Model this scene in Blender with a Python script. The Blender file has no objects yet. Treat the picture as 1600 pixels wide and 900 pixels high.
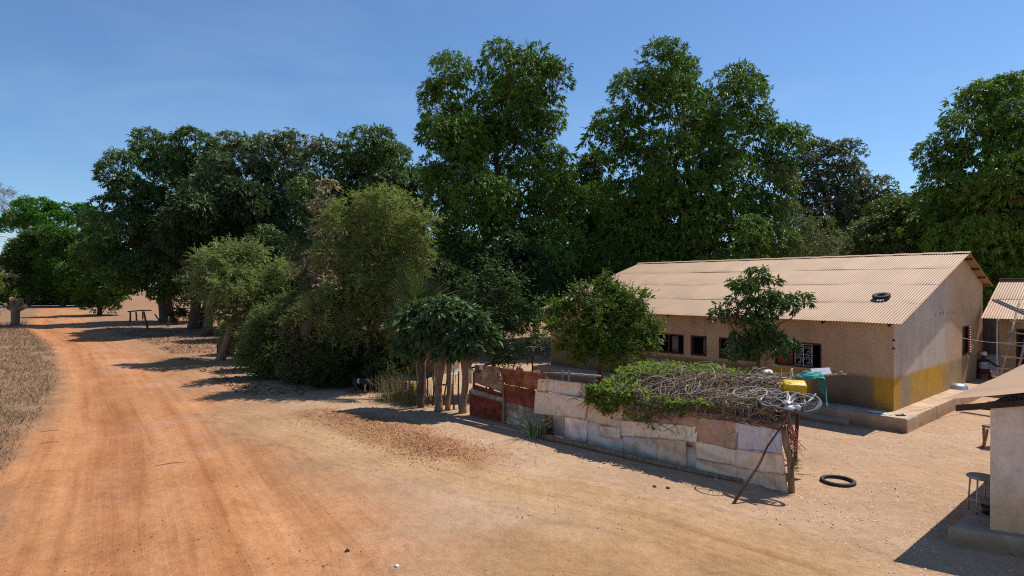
import bpy, bmesh, math, random
import numpy as np
from mathutils import Vector, Matrix

# ------------------------------------------------------------------ camera, sky, sun, exposure
sc = bpy.context.scene
H = 4.3                    # camera height
F = 960.0                  # focal length in pixels of the 1600 px wide photograph
HZ = 446.0                 # horizon row
SUN = Vector((0.53, 0.30, 1.0)).normalized()
SUN_EL = math.asin(SUN.z)
SUN_AZ = math.atan2(SUN.x, SUN.y)      # from +Y towards +X

cam_d = bpy.data.cameras.new('camera')
cam = bpy.data.objects.new('camera', cam_d)
sc.collection.objects.link(cam)
cam.location = (0, 0, H)
cam.rotation_euler = (math.radians(90) - math.atan((450 - HZ) / F), 0, 0)
cam_d.sensor_width = 36.0
cam_d.lens = 36.0 * F / 1600.0
cam_d.clip_start = 0.1
cam_d.clip_end = 5000
sc.camera = cam

world = bpy.data.worlds.new('World')
sc.world = world
world.use_nodes = True
wn = world.node_tree
for n in list(wn.nodes):
    wn.nodes.remove(n)
w_out = wn.nodes.new('ShaderNodeOutputWorld')
w_bg = wn.nodes.new('ShaderNodeBackground')
w_sky = wn.nodes.new('ShaderNodeTexSky')
w_sky.sky_type = 'NISHITA'
w_sky.sun_disc = False
w_sky.sun_elevation = SUN_EL
w_sky.sun_rotation = SUN_AZ
w_sky.altitude = 30
w_sky.air_density = 1.0
w_sky.dust_density = 0.25
w_sky.ozone_density = 4.5
w_bg.inputs['Strength'].default_value = 0.118
# faint cirrus streaks high in the sky
w_tc = wn.nodes.new('ShaderNodeTexCoord')
w_map = wn.nodes.new('ShaderNodeMapping')
w_map.inputs['Rotation'].default_value = (0, 0, 0.5)
w_map.inputs['Scale'].default_value = (1.2, 3.0, 5.5)
w_noi = wn.nodes.new('ShaderNodeTexNoise')
w_noi.inputs['Scale'].default_value = 1.7
w_noi.inputs['Detail'].default_value = 5
w_noi.inputs['Distortion'].default_value = 0.6
w_rmp = wn.nodes.new('ShaderNodeMapRange')
w_rmp.inputs['From Min'].default_value = 0.48
w_rmp.inputs['From Max'].default_value = 0.85
w_rmp.inputs['To Max'].default_value = 0.17
w_mix = wn.nodes.new('ShaderNodeMixRGB')
w_mix.inputs['Color2'].default_value = (5.5, 6.2, 7.2, 1)
wn.links.new(w_tc.outputs['Generated'], w_map.inputs['Vector'])
wn.links.new(w_map.outputs['Vector'], w_noi.inputs['Vector'])
wn.links.new(w_noi.outputs['Fac'], w_rmp.inputs['Value'])
wn.links.new(w_rmp.outputs['Result'], w_mix.inputs['Fac'])
wn.links.new(w_sky.outputs['Color'], w_mix.inputs['Color1'])
w_tint = wn.nodes.new('ShaderNodeMixRGB'); w_tint.blend_type = 'MULTIPLY'
w_tint.inputs['Fac'].default_value = 1.0; w_tint.inputs['Color2'].default_value = (0.80, 0.95, 1.06, 1)
wn.links.new(w_mix.outputs['Color'], w_tint.inputs['Color1'])
wn.links.new(w_tint.outputs['Color'], w_bg.inputs['Color'])
wn.links.new(w_bg.outputs['Background'], w_out.inputs['Surface'])

sun_d = bpy.data.lights.new('sun', 'SUN')
sun_d.energy = 5.0
sun_d.angle = math.radians(0.53)
sun_d.color = (1.0, 0.95, 0.87)
sun = bpy.data.objects.new('sun', sun_d)
sc.collection.objects.link(sun)
sun.rotation_euler = (-SUN).to_track_quat('-Z', 'Y').to_euler()

sc.view_settings.view_transform = 'Standard'
sc.view_settings.look = 'None'
sc.view_settings.exposure = 0.10
sc.view_settings.gamma = 1.0
sc.view_settings.use_curve_mapping = False
try:
    sc.cycles.max_bounces = 6
    sc.cycles.diffuse_bounces = 4
    sc.cycles.transmission_bounces = 3
    sc.cycles.use_denoising = False
    sc.cycles.filter_width = 1.1
    sc.cycles.sample_clamp_indirect = 4.0
except Exception:
    pass

rng = np.random.default_rng(7)
random.seed(7)
D1 = np.array((-0.661, 0.751, 0.0))      # long axis of the big house (away, to the left)
D2 = np.array((0.750, 0.661, 0.0))       # its gable direction (away, to the right)
UP = np.array((0.0, 0.0, 1.0))


def gnd(px, py):
    y = H * F / (py - HZ)
    return np.array(((px - 800) / F * y, y, 0.0))


def W(px, py, y):
    return np.array(((px - 800) / F * y, y, H - (py - HZ) / F * y))


# ------------------------------------------------------------------ object helpers
def tag(o, label=None, cat=None, group=None, kind=None):
    if label: o['label'] = label
    if cat: o['category'] = cat
    if group: o['group'] = group
    if kind: o['kind'] = kind
    return o


def thing(name, loc, label, cat, group=None):
    o = bpy.data.objects.new(name, None)
    sc.collection.objects.link(o)
    o.location = tuple(float(v) for v in loc)
    o.empty_display_size = 0.2
    return tag(o, label, cat, group)


class MB:
    """collects polygons with an optional colour per vertex; world coordinates"""
    def __init__(self):
        self.v = []; self.f = []; self.c = []; self.n = 0

    def add(self, v, f, col=None):
        v = np.asarray(v, dtype=float).reshape(-1, 3)
        b = self.n
        self.v.append(v)
        if isinstance(f, np.ndarray):
            self.f.append(('a', f.astype(np.int64) + b))
        else:
            self.f.append(('l', [tuple(i + b for i in q) for q in f]))
        if col is None:
            col = np.ones((len(v), 3))
        col = np.asarray(col, dtype=float)
        if col.ndim == 1:
            col = np.tile(col, (len(v), 1))
        self.c.append(col)
        self.n += len(v)
        return self

    def box(self, c, sx, sy, sz, ax=(1, 0, 0), ay=(0, 1, 0), az=(0, 0, 1), col=None):
        c = np.asarray(c, float); ax = np.asarray(ax, float) * sx / 2
        ay = np.asarray(ay, float) * sy / 2; az = np.asarray(az, float) * sz / 2
        v = [c + i * ax + j * ay + k * az for k in (-1, 1) for j in (-1, 1) for i in (-1, 1)]
        f = [(0, 2, 3, 1), (4, 5, 7, 6), (0, 1, 5, 4), (1, 3, 7, 5), (3, 2, 6, 7), (2, 0, 4, 6)]
        return self.add(v, f, col)

    def tube(self, pts, radii, n=7, cap=True, col=None):
        pts = [np.asarray(p, float) for p in pts]
        if np.isscalar(radii): radii = [radii] * len(pts)
        vs = []; prev = None
        for i, p in enumerate(pts):
            a = pts[max(i - 1, 0)]; b = pts[min(i + 1, len(pts) - 1)]
            t = b - a; t = t / (np.linalg.norm(t) + 1e-9)
            if prev is None:
                ref = np.array((0, 0, 1.0)) if abs(t[2]) < 0.9 else np.array((1.0, 0, 0))
                u = np.cross(t, ref)
            else:
                u = prev - t * np.dot(prev, t)
            u = u / (np.linalg.norm(u) + 1e-9); prev = u
            w = np.cross(t, u)
            for k in range(n):
                an = 2 * math.pi * k / n
                vs.append(p + radii[i] * (math.cos(an) * u + math.sin(an) * w))
        f = []
        for i in range(len(pts) - 1):
            for k in range(n):
                f.append((i * n + k, i * n + (k + 1) % n, (i + 1) * n + (k + 1) % n, (i + 1) * n + k))
        if cap:
            f.append(tuple(range(n - 1, -1, -1)))
            m = (len(pts) - 1) * n
            f.append(tuple(m + k for k in range(n)))
        return self.add(vs, f, col)

    def ring(self, c, ex, ey, R, r, n=40, m=8, a0=0.0, a1=2 * math.pi, col=None):
        c = np.asarray(c, float); ex = np.asarray(ex, float); ey = np.asarray(ey, float)
        full = abs(a1 - a0 - 2 * math.pi) < 1e-6
        ez = np.cross(ex, ey); vs = []; cnt = n if full else n + 1
        for i in range(cnt):
            a = a0 + (a1 - a0) * i / n
            d = math.cos(a) * ex + math.sin(a) * ey
            for k in range(m):
                b = 2 * math.pi * k / m
                vs.append(c + d * (R + r * math.cos(b)) + ez * r * math.sin(b))
        f = []
        for i in range(n):
            j = (i + 1) % cnt
            for k in range(m):
                f.append((i * m + k, i * m + (k + 1) % m, j * m + (k + 1) % m, j * m + k))
        return self.add(vs, f, col)

    def lathe(self, c, prof, n=20, col=None, axis=UP):
        axis = np.asarray(axis, float); axis = axis / np.linalg.norm(axis)
        ref = np.array((1.0, 0, 0)) if abs(axis[0]) < 0.9 else np.array((0, 1.0, 0))
        u = np.cross(axis, ref); u /= np.linalg.norm(u); w = np.cross(axis, u)
        c = np.asarray(c, float); vs = []
        for r, z in prof:
            for k in range(n):
                a = 2 * math.pi * k / n
                vs.append(c + axis * z + r * (math.cos(a) * u + math.sin(a) * w))
        f = []
        for i in range(len(prof) - 1):
            for k in range(n):
                f.append((i * n + k, i * n + (k + 1) % n, (i + 1) * n + (k + 1) % n, (i + 1) * n + k))
        return self.add(vs, f, col)

    def build(self, name, mat, parent=None, smooth=False, origin=None):
        v = np.concatenate(self.v); c = np.concatenate(self.c)
        if parent is not None:
            origin = np.array(parent.matrix_basis.translation)
            q = parent.parent
            while q is not None:
                origin = origin + np.array(q.matrix_basis.translation); q = q.parent
        elif origin is None:
            origin = np.array((v[:, 0].mean(), v[:, 1].mean(), v[:, 2].min()))
        v = v - np.asarray(origin)
        me = bpy.data.meshes.new(name)
        starts = []; loops = []; pos = 0
        for k, f in self.f:
            if k == 'a':
                w = f.shape[1]
                starts.append(pos + np.arange(len(f)) * w); loops.append(f.ravel()); pos += f.size
            else:
                ls = []; ss = []
                for q in f:
                    ss.append(pos); ls.extend(q); pos += len(q)
                starts.append(np.array(ss, dtype=np.int64)); loops.append(np.array(ls, dtype=np.int64))
        starts = np.concatenate(starts); loops = np.concatenate(loops)
        me.vertices.add(len(v)); me.vertices.foreach_set('co', v.astype(np.float32).ravel())
        me.loops.add(len(loops)); me.loops.foreach_set('vertex_index', loops.astype(np.int32))
        me.polygons.add(len(starts)); me.polygons.foreach_set('loop_start', starts.astype(np.int32))
        me.update(calc_edges=True)
        me.validate()
        at = me.color_attributes.new('Col', 'FLOAT_COLOR', 'POINT')
        c4 = np.ones((len(v), 4), dtype=np.float32); c4[:, :3] = c
        at.data.foreach_set('color', c4.ravel())
        me.polygons.foreach_set('use_smooth', np.full(len(me.polygons), smooth))
        if mat: me.materials.append(mat)
        o = bpy.data.objects.new(name, me)
        sc.collection.objects.link(o)
        if parent is not None: o.parent = parent
        else: o.location = tuple(float(x) for x in origin)
        return o


# ------------------------------------------------------------------ procedural noise for vertex data
def hash2(ix, iy, seed):
    n = (ix.astype(np.int64) * 374761393 + iy.astype(np.int64) * 668265263 + seed * 974634777) & 0x7fffffff
    n = ((n ^ (n >> 13)) * 1274126177) & 0x7fffffff
    return ((n ^ (n >> 16)) & 0xffff) / 65535.0


def vnoise(x, y, seed=0):
    x = np.asarray(x, float); y = np.asarray(y, float)
    ix = np.floor(x); iy = np.floor(y); fx = x - ix; fy = y - iy
    fx = fx * fx * (3 - 2 * fx); fy = fy * fy * (3 - 2 * fy)
    a = hash2(ix, iy, seed); b = hash2(ix + 1, iy, seed)
    c = hash2(ix, iy + 1, seed); d = hash2(ix + 1, iy + 1, seed)
    return (a * (1 - fx) + b * fx) * (1 - fy) + (c * (1 - fx) + d * fx) * fy


def fbm(x, y, seed=0, oct=4):
    s = 0; a = 0.5; t = 0
    for i in range(oct):
        s = s + a * vnoise(x * 2 ** i, y * 2 ** i, seed + i * 17); t += a; a *= 0.5
    return s / t


def sstep(a, b, x):
    t = np.clip((x - a) / (b - a), 0, 1)
    return t * t * (3 - 2 * t)


# ------------------------------------------------------------------ materials
def nodes(name):
    m = bpy.data.materials.new(name); m.use_nodes = True
    nt = m.node_tree
    return m, nt, nt.nodes['Principled BSDF'], nt.nodes['Material Output']


def add_noise(nt, scale, detail=4, rough=0.55, coords='Object', stretch=None):
    tc = nt.nodes.new('ShaderNodeTexCoord')
    n = nt.nodes.new('ShaderNodeTexNoise')
    n.inputs['Scale'].default_value = scale; n.inputs['Detail'].default_value = detail
    n.inputs['Roughness'].default_value = rough
    if stretch:
        mp = nt.nodes.new('ShaderNodeMapping'); mp.inputs['Scale'].default_value = stretch
        nt.links.new(tc.outputs[coords], mp.inputs['Vector']); nt.links.new(mp.outputs['Vector'], n.inputs['Vector'])
    else:
        nt.links.new(tc.outputs[coords], n.inputs['Vector'])
    return n


def ramp(nt, src, stops):
    r = nt.nodes.new('ShaderNodeValToRGB')
    el = r.color_ramp.elements
    while len(el) < len(stops): el.new(0.5)
    for e, (p, c) in zip(el, stops):
        e.position = p; e.color = (*c, 1) if len(c) == 3 else c
    nt.links.new(src, r.inputs['Fac'])
    return r


def mul(nt, a, b, fac=1.0, mode='MULTIPLY'):
    m = nt.nodes.new('ShaderNodeMixRGB'); m.blend_type = mode
    m.inputs['Fac'].default_value = fac
    nt.links.new(a, m.inputs['Color1']); nt.links.new(b, m.inputs['Color2'])
    return m


def bump(nt, bsdf, src, strength=0.3, dist=0.02):
    b = nt.nodes.new('ShaderNodeBump')
    b.inputs['Strength'].default_value = strength; b.inputs['Distance'].default_value = dist
    nt.links.new(src, b.inputs['Height']); nt.links.new(b.outputs['Normal'], bsdf.inputs['Normal'])
    return b


def mat(name, col, rough=0.7, metal=0.0, var=0.25, scale=6.0, bmp=0.2, bdist=0.01, attr=False, spec=0.4,
        scale2=None, stretch=None, col2=None):
    m, nt, b, out = nodes(name)
    n1 = add_noise(nt, scale, 5, stretch=stretch)
    lo = tuple(c * (1 - var) for c in col)
    hi = col2 if col2 else tuple(min(1, c * (1 + var)) for c in col)
    r = ramp(nt, n1.outputs['Fac'], [(0.3, lo), (0.7, hi)])
    src = r.outputs['Color']
    if attr:
        a = nt.nodes.new('ShaderNodeAttribute'); a.attribute_name = 'Col'
        src = mul(nt, src, a.outputs['Color']).outputs['Color']
    n2 = add_noise(nt, scale2 or scale * 7, 4)
    r2 = ramp(nt, n2.outputs['Fac'], [(0.25, (1 - var * 0.7,) * 3), (0.75, (1.0, 1.0, 1.0))])
    src = mul(nt, src, r2.outputs['Color']).outputs['Color']
    nt.links.new(src, b.inputs['Base Color'])
    b.inputs['Roughness'].default_value = rough
    b.inputs['Metallic'].default_value = metal
    b.inputs['Specular IOR Level'].default_value = spec
    if bmp: bump(nt, b, n2.outputs['Fac'], bmp, bdist)
    return m


def leaf_mat(name, trans=0.22, rough=0.45, spec=0.35, tint=(1.25, 1.35, 0.6)):
    m, nt, b, out = nodes(name)
    a = nt.nodes.new('ShaderNodeAttribute'); a.attribute_name = 'Col'
    nt.links.new(a.outputs['Color'], b.inputs['Base Color'])
    b.inputs['Roughness'].default_value = rough
    b.inputs['Specular IOR Level'].default_value = spec
    t = nt.nodes.new('ShaderNodeBsdfTranslucent')
    rgb = nt.nodes.new('ShaderNodeRGB'); rgb.outputs[0].default_value = (*tint, 1)
    mm = mul(nt, a.outputs['Color'], rgb.outputs[0])
    nt.links.new(mm.outputs['Color'], t.inputs['Color'])
    mx = nt.nodes.new('ShaderNodeMixShader'); mx.inputs['Fac'].default_value = trans
    nt.links.new(b.outputs['BSDF'], mx.inputs[1]); nt.links.new(t.outputs['BSDF'], mx.inputs[2])
    nt.links.new(mx.outputs['Shader'], out.inputs['Surface'])
    return m


M = {}
M['leaf'] = leaf_mat('glossy_leaf', 0.17, 0.50, 0.30)
M['leaf_soft'] = leaf_mat('soft_leaf', 0.42, 0.6, 0.2, (1.2, 1.25, 0.7))
M['dry'] = leaf_mat('dry_stems', 0.1, 0.8, 0.1, (1, 1, 1))
M['bark'] = mat('bark', (0.12, 0.075, 0.048), 0.9, var=0.45, scale=3, stretch=(4, 4, 0.8), bmp=0.7, bdist=0.03)
M['bark_pale'] = mat('pale_bark', (0.30, 0.18, 0.10), 0.9, var=0.45, scale=3, stretch=(5, 5, 0.8), bmp=0.7, bdist=0.03)
M['wood'] = mat('weathered_wood', (0.22, 0.14, 0.085), 0.85, var=0.4, scale=5, stretch=(3, 3, 3), bmp=0.4)
M['wood_grey'] = mat('grey_wood', (0.33, 0.27, 0.22), 0.85, var=0.35, scale=5, bmp=0.4)
M['dark_wood'] = mat('dark_wood', (0.055, 0.03, 0.02), 0.8, var=0.4, scale=5, bmp=0.3)
M['cut_wood'] = mat('cut_wood', (0.62, 0.36, 0.13), 0.8, var=0.25, scale=9)
M['cement'] = mat('cement_plinth', (0.40, 0.32, 0.24), 0.9, var=0.25, scale=1.6, bmp=0.3, attr=True)
M['rubber'] = mat('old_rubber', (0.035, 0.032, 0.034), 0.75, var=0.4, scale=12, bmp=0.4)
M['rubber_grey'] = mat('dusty_rubber', (0.13, 0.125, 0.125), 0.8, var=0.3, scale=12)
M['steel'] = mat('dull_steel', (0.36, 0.34, 0.31), 0.5, 0.55, var=0.3, scale=10)
M['aluminium'] = mat('aluminium', (0.62, 0.64, 0.67), 0.32, 0.85, var=0.12, scale=8, bmp=0.1)
M['chalk'] = mat('chalky_plastic', (0.62, 0.60, 0.58), 0.6, var=0.15, scale=12)
M['grey_paint'] = mat('grey_paint', (0.30, 0.295, 0.29), 0.5, var=0.25, scale=12)
M['yellow'] = mat('yellow_plastic', (0.62, 0.40, 0.012), 0.42, var=0.14, scale=8, bmp=0.08)
M['teal'] = mat('teal_cloth', (0.07, 0.36, 0.32), 0.85, var=0.3, scale=7)
M['red_cord'] = mat('red_cord', (0.45, 0.10, 0.09), 0.8, var=0.35, scale=20)
M['black'] = mat('black_plastic', (0.02, 0.02, 0.022), 0.5, var=0.3, scale=10)
M['white_cloth'] = mat('white_cloth', (0.75, 0.76, 0.78), 0.85, var=0.12, scale=14)
M['grey_cloth'] = mat('grey_cloth', (0.40, 0.39, 0.44), 0.85, var=0.2, scale=14)
M['maroon_cloth'] = mat('maroon_cloth', (0.10, 0.018, 0.022), 0.85, var=0.4, scale=10)
M['skin'] = mat('dark_skin', (0.045, 0.022, 0.014), 0.5, var=0.12, scale=18, bmp=0.1)
M['olive_cloth'] = mat('olive_cloth', (0.10, 0.11, 0.05), 0.9, var=0.3, scale=9)
M['cream_cloth'] = mat('cream_cloth', (0.62, 0.52, 0.38), 0.9, var=0.2, scale=9)
M['goat_brown'] = mat('brown_hair', (0.16, 0.065, 0.028), 0.8, var=0.45, scale=8)
M['goat_dark'] = mat('dark_hair', (0.03, 0.018, 0.013), 0.8, var=0.4, scale=8, attr=True)
M['red_wood'] = mat('red_wood', (0.28, 0.06, 0.03), 0.75, var=0.35, scale=7)
M['frame_red'] = mat('dark_red_frame', (0.10, 0.035, 0.025), 0.7, var=0.35, scale=7)
M['mud'] = mat('mud_brick', (0.27, 0.19, 0.13), 0.95, var=0.35, scale=3, bmp=0.6, bdist=0.03)
M['twig'] = mat('dry_twigs', (1.0, 1.0, 1.0), 0.85, var=0.2, scale=5, attr=True, bmp=0)
M['attr'] = mat('tinted_surface', (1.0, 1.0, 1.0), 0.8, var=0.12, scale=7, attr=True, bmp=0.15)


def ground_material():
    m, nt, b, out = nodes('earth')
    a = nt.nodes.new('ShaderNodeAttribute'); a.attribute_name = 'Col'
    k = nt.nodes.new('ShaderNodeAttribute'); k.attribute_name = 'Track'
    # wheel marks that follow the road
    mp = nt.nodes.new('ShaderNodeMapping'); mp.inputs['Scale'].default_value = (2.6, 0.10, 1)
    nt.links.new(k.outputs['Vector'], mp.inputs['Vector'])
    st = nt.nodes.new('ShaderNodeTexNoise'); st.inputs['Scale'].default_value = 1.0
    st.inputs['Detail'].default_value = 6; st.inputs['Roughness'].default_value = 0.62; st.inputs['Distortion'].default_value = 0.25
    nt.links.new(mp.outputs['Vector'], st.inputs['Vector'])
    rs = ramp(nt, st.outputs['Fac'], [(0.28, (0.76, 0.66, 0.58)), (0.5, (1, 1, 1)), (0.72, (1.12, 1.16, 1.22))])
    sep = nt.nodes.new('ShaderNodeSeparateXYZ'); nt.links.new(k.outputs['Vector'], sep.inputs['Vector'])
    m1 = nt.nodes.new('ShaderNodeMixRGB'); m1.blend_type = 'MULTIPLY'
    nt.links.new(sep.outputs['Z'], m1.inputs['Fac'])
    nt.links.new(a.outputs['Color'], m1.inputs['Color1']); nt.links.new(rs.outputs['Color'], m1.inputs['Color2'])
    # crisp tyre marks
    mp2 = nt.nodes.new('ShaderNodeMapping'); mp2.inputs['Scale'].default_value = (11.0, 0.16, 1)
    nt.links.new(k.outputs['Vector'], mp2.inputs['Vector'])
    st2 = nt.nodes.new('ShaderNodeTexNoise'); st2.inputs['Scale'].default_value = 1.0; st2.inputs['Detail'].default_value = 3
    st2.inputs['Roughness'].default_value = 0.5; st2.inputs['Distortion'].default_value = 0.15
    nt.links.new(mp2.outputs['Vector'], st2.inputs['Vector'])
    rs2 = ramp(nt, st2.outputs['Fac'], [(0.27, (0.80, 0.72, 0.66)), (0.36, (0.98, 0.97, 0.96)), (0.66, (1.0, 1.0, 1.0)), (0.76, (1.07, 1.08, 1.10))])
    m2 = nt.nodes.new('ShaderNodeMixRGB'); m2.blend_type = 'MULTIPLY'
    nb_ = add_noise(nt, 0.30, 3, 0.5); rb_ = ramp(nt, nb_.outputs['Fac'], [(0.42, (0.1, 0.1, 0.1)), (0.62, (1, 1, 1))])
    nt.links.new(mul(nt, rb_.outputs['Color'], sep.outputs['Z']).outputs['Color'], m2.inputs['Fac'])
    nt.links.new(m1.outputs['Color'], m2.inputs['Color1']); nt.links.new(rs2.outputs['Color'], m2.inputs['Color2'])
    # patches, grit, specks
    n1 = add_noise(nt, 0.55, 7, 0.65); r1 = ramp(nt, n1.outputs['Fac'], [(0.3, (0.82, 0.78, 0.74)), (0.7, (1.12, 1.12, 1.12))])
    n2 = add_noise(nt, 5.0, 7, 0.75); r2 = ramp(nt, n2.outputs['Fac'], [(0.3, (0.78, 0.74, 0.70)), (0.62, (1.07, 1.07, 1.07))])
    n3 = add_noise(nt, 38.0, 5, 0.75); r3 = ramp(nt, n3.outputs['Fac'], [(0.25, (0.62, 0.57, 0.53)), (0.52, (1.03, 1.03, 1.03)), (0.8, (1.22, 1.22, 1.22))])
    n4 = add_noise(nt, 13.0, 3, 0.55); r4 = ramp(nt, n4.outputs['Fac'], [(0.26, (0.45, 0.38, 0.33)), (0.33, (1, 1, 1))])
    n5 = add_noise(nt, 1.7, 5, 0.7); r5 = ramp(nt, n5.outputs['Fac'], [(0.30, (0.80, 0.74, 0.68)), (0.40, (1, 1, 1)), (0.66, (1, 1, 1)), (0.74, (1.10, 1.12, 1.15))])
    s = m2
    for r in (r1, r2, r3, r4, r5):
        s = mul(nt, s.outputs['Color'], r.outputs['Color'], 0.85)
    nt.links.new(s.outputs['Color'], b.inputs['Base Color'])
    b.inputs['Roughness'].default_value = 0.95
    b.inputs['Specular IOR Level'].default_value = 0.12
    # relief: foot dents, grit, ruts
    tc = nt.nodes.new('ShaderNodeTexCoord'); vo = nt.nodes.new('ShaderNodeTexVoronoi'); vo.feature = 'SMOOTH_F1'; vo.inputs['Scale'].default_value = 3.2
    nt.links.new(tc.outputs['Object'], vo.inputs['Vector'])
    def ma(x, f, y):
        q = nt.nodes.new('ShaderNodeMath'); q.operation = 'MULTIPLY_ADD'; q.inputs[1].default_value = f
        nt.links.new(x, q.inputs[0]); nt.links.new(y, q.inputs[2]); return q.outputs['Value']
    mm = nt.nodes.new('ShaderNodeMath'); mm.operation = 'MULTIPLY_ADD'; mm.inputs[1].default_value = 0.35; nt.links.new(st2.outputs['Fac'], mm.inputs[0]); nt.links.new(st.outputs['Fac'], mm.inputs[2])
    mr = nt.nodes.new('ShaderNodeMath'); mr.operation = 'MULTIPLY'; nt.links.new(mm.outputs['Value'], mr.inputs[0]); nt.links.new(sep.outputs['Z'], mr.inputs[1])
    hgt = ma(n2.outputs['Fac'], 1.0, mr.outputs['Value']); hgt = ma(n3.outputs['Fac'], 0.35, hgt); hgt = ma(vo.outputs['Distance'], 0.55, hgt); hgt = ma(n5.outputs['Fac'], 1.4, hgt)
    bump(nt, b, hgt, 0.75, 0.055)
    return m


M['earth'] = ground_material()


def roof_material(name, base, rust):
    m, nt, b, out = nodes(name)
    a = nt.nodes.new('ShaderNodeAttribute'); a.attribute_name = 'Col'
    n1 = add_noise(nt, 0.7, 6, 0.65)
    r1 = ramp(nt, n1.outputs['Fac'], [(0.3, tuple(c * 0.90 for c in base)), (0.7, tuple(c * 1.06 for c in base))])
    n2 = add_noise(nt, 4.5, 5, 0.7)
    r2 = ramp(nt, n2.outputs['Fac'], [(0.63, (0, 0, 0)), (0.72, (1, 1, 1))])
    mx = nt.nodes.new('ShaderNodeMixRGB'); mx.inputs['Color2'].default_value = (*rust, 1)
    ml = nt.nodes.new('ShaderNodeMath'); ml.operation = 'MULTIPLY'; ml.inputs[1].default_value = 0.55
    nt.links.new(r2.outputs['Color'], ml.inputs[0]); nt.links.new(ml.outputs['Value'], mx.inputs['Fac'])
    nt.links.new(r1.outputs['Color'], mx.inputs['Color1'])
    s = mul(nt, mx.outputs['Color'], a.outputs['Color'])
    nt.links.new(s.outputs['Color'], b.inputs['Base Color'])
    b.inputs['Roughness'].default_value = 0.6; b.inputs['Metallic'].default_value = 0.08
    b.inputs['Specular IOR Level'].default_value = 0.3
    return m


M['roof'] = roof_material('dusty_roof_sheet', (0.39, 0.25, 0.152), (0.28, 0.15, 0.08))


def plaster_material():
    m, nt, b, out = nodes('plaster')
    a = nt.nodes.new('ShaderNodeAttribute'); a.attribute_name = 'Col'
    n1 = add_noise(nt, 1.3, 6, 0.65); r1 = ramp(nt, n1.outputs['Fac'], [(0.3, (0.82, 0.80, 0.78)), (0.7, (1.08, 1.08, 1.08))])
    n2 = add_noise(nt, 14, 5, 0.7); r2 = ramp(nt, n2.outputs['Fac'], [(0.28, (0.80, 0.76, 0.72)), (0.6, (1.03, 1.03, 1.03))])
    n3 = add_noise(nt, 2.2, 4, 0.6, stretch=(3, 3, 0.35)); r3 = ramp(nt, n3.outputs['Fac'], [(0.30, (0.88, 0.85, 0.80)), (0.5, (1, 1, 1))])
    s = a
    for r in (r1, r2, r3):
        s = mul(nt, s.outputs['Color'], r.outputs['Color'], 0.8)
    nt.links.new(s.outputs['Color'], b.inputs['Base Color'])
    b.inputs['Roughness'].default_value = 0.92; b.inputs['Specular IOR Level'].default_value = 0.15
    bump(nt, b, n2.outputs['Fac'], 0.25, 0.012)
    return m


M['plaster'] = plaster_material()


def sheet_material():
    """weathered flat roofing sheet; the tint of each sheet is its vertex colour, dust gathers in patches"""
    m, nt, b, out = nodes('weathered_sheet_metal')
    a = nt.nodes.new('ShaderNodeAttribute'); a.attribute_name = 'Col'
    n1 = add_noise(nt, 1.1, 6, 0.62)
    r1 = ramp(nt, n1.outputs['Fac'], [(0.40, (0, 0, 0)), (0.60, (1, 1, 1))])
    n2 = add_noise(nt, 9.0, 5, 0.7)
    r2 = ramp(nt, n2.outputs['Fac'], [(0.3, (0.78, 0.74, 0.70)), (0.62, (1.04, 1.04, 1.04))])
    n3 = add_noise(nt, 2.4, 5, 0.7, stretch=(1, 1, 0.4))
    r3 = ramp(nt, n3.outputs['Fac'], [(0.56, (0, 0, 0)), (0.64, (1, 1, 1))])
    dust = nt.nodes.new('ShaderNodeMixRGB'); dust.inputs['Color2'].default_value = (0.72, 0.52, 0.36, 1)
    f1 = nt.nodes.new('ShaderNodeMath'); f1.operation = 'MULTIPLY'; f1.inputs[1].default_value = 0.3
    nt.links.new(r1.outputs['Color'], f1.inputs[0]); nt.links.new(f1.outputs['Value'], dust.inputs['Fac'])
    nt.links.new(a.outputs['Color'], dust.inputs['Color1'])
    rust = nt.nodes.new('ShaderNodeMixRGB'); rust.inputs['Color2'].default_value = (0.27, 0.13, 0.065, 1)
    f3 = nt.nodes.new('ShaderNodeMath'); f3.operation = 'MULTIPLY'; f3.inputs[1].default_value = 0.38
    nt.links.new(r3.outputs['Color'], f3.inputs[0]); nt.links.new(f3.outputs['Value'], rust.inputs['Fac'])
    nt.links.new(dust.outputs['Color'], rust.inputs['Color1'])
    n5 = add_noise(nt, 3.0, 5, 0.7, stretch=(5, 5, 0.35))
    r5 = ramp(nt, n5.outputs['Fac'], [(0.34, (0.66, 0.60, 0.54)), (0.50, (1, 1, 1))])
    s = mul(nt, mul(nt, rust.outputs['Color'], r2.outputs['Color']).outputs['Color'], r5.outputs['Color'], 0.3)
    nt.links.new(s.outputs['Color'], b.inputs['Base Color'])
    b.inputs['Metallic'].default_value = 0.2
    b.inputs['Specular IOR Level'].default_value = 0.5
    rr = nt.nodes.new('ShaderNodeMapRange'); rr.inputs['To Min'].default_value = 0.45; rr.inputs['To Max'].default_value = 0.7
    nt.links.new(n1.outputs['Fac'], rr.inputs['Value']); nt.links.new(rr.outputs['Result'], b.inputs['Roughness'])
    bump(nt, b, n2.outputs['Fac'], 0.12, 0.01)
    return m


M['sheet'] = sheet_material()


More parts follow.
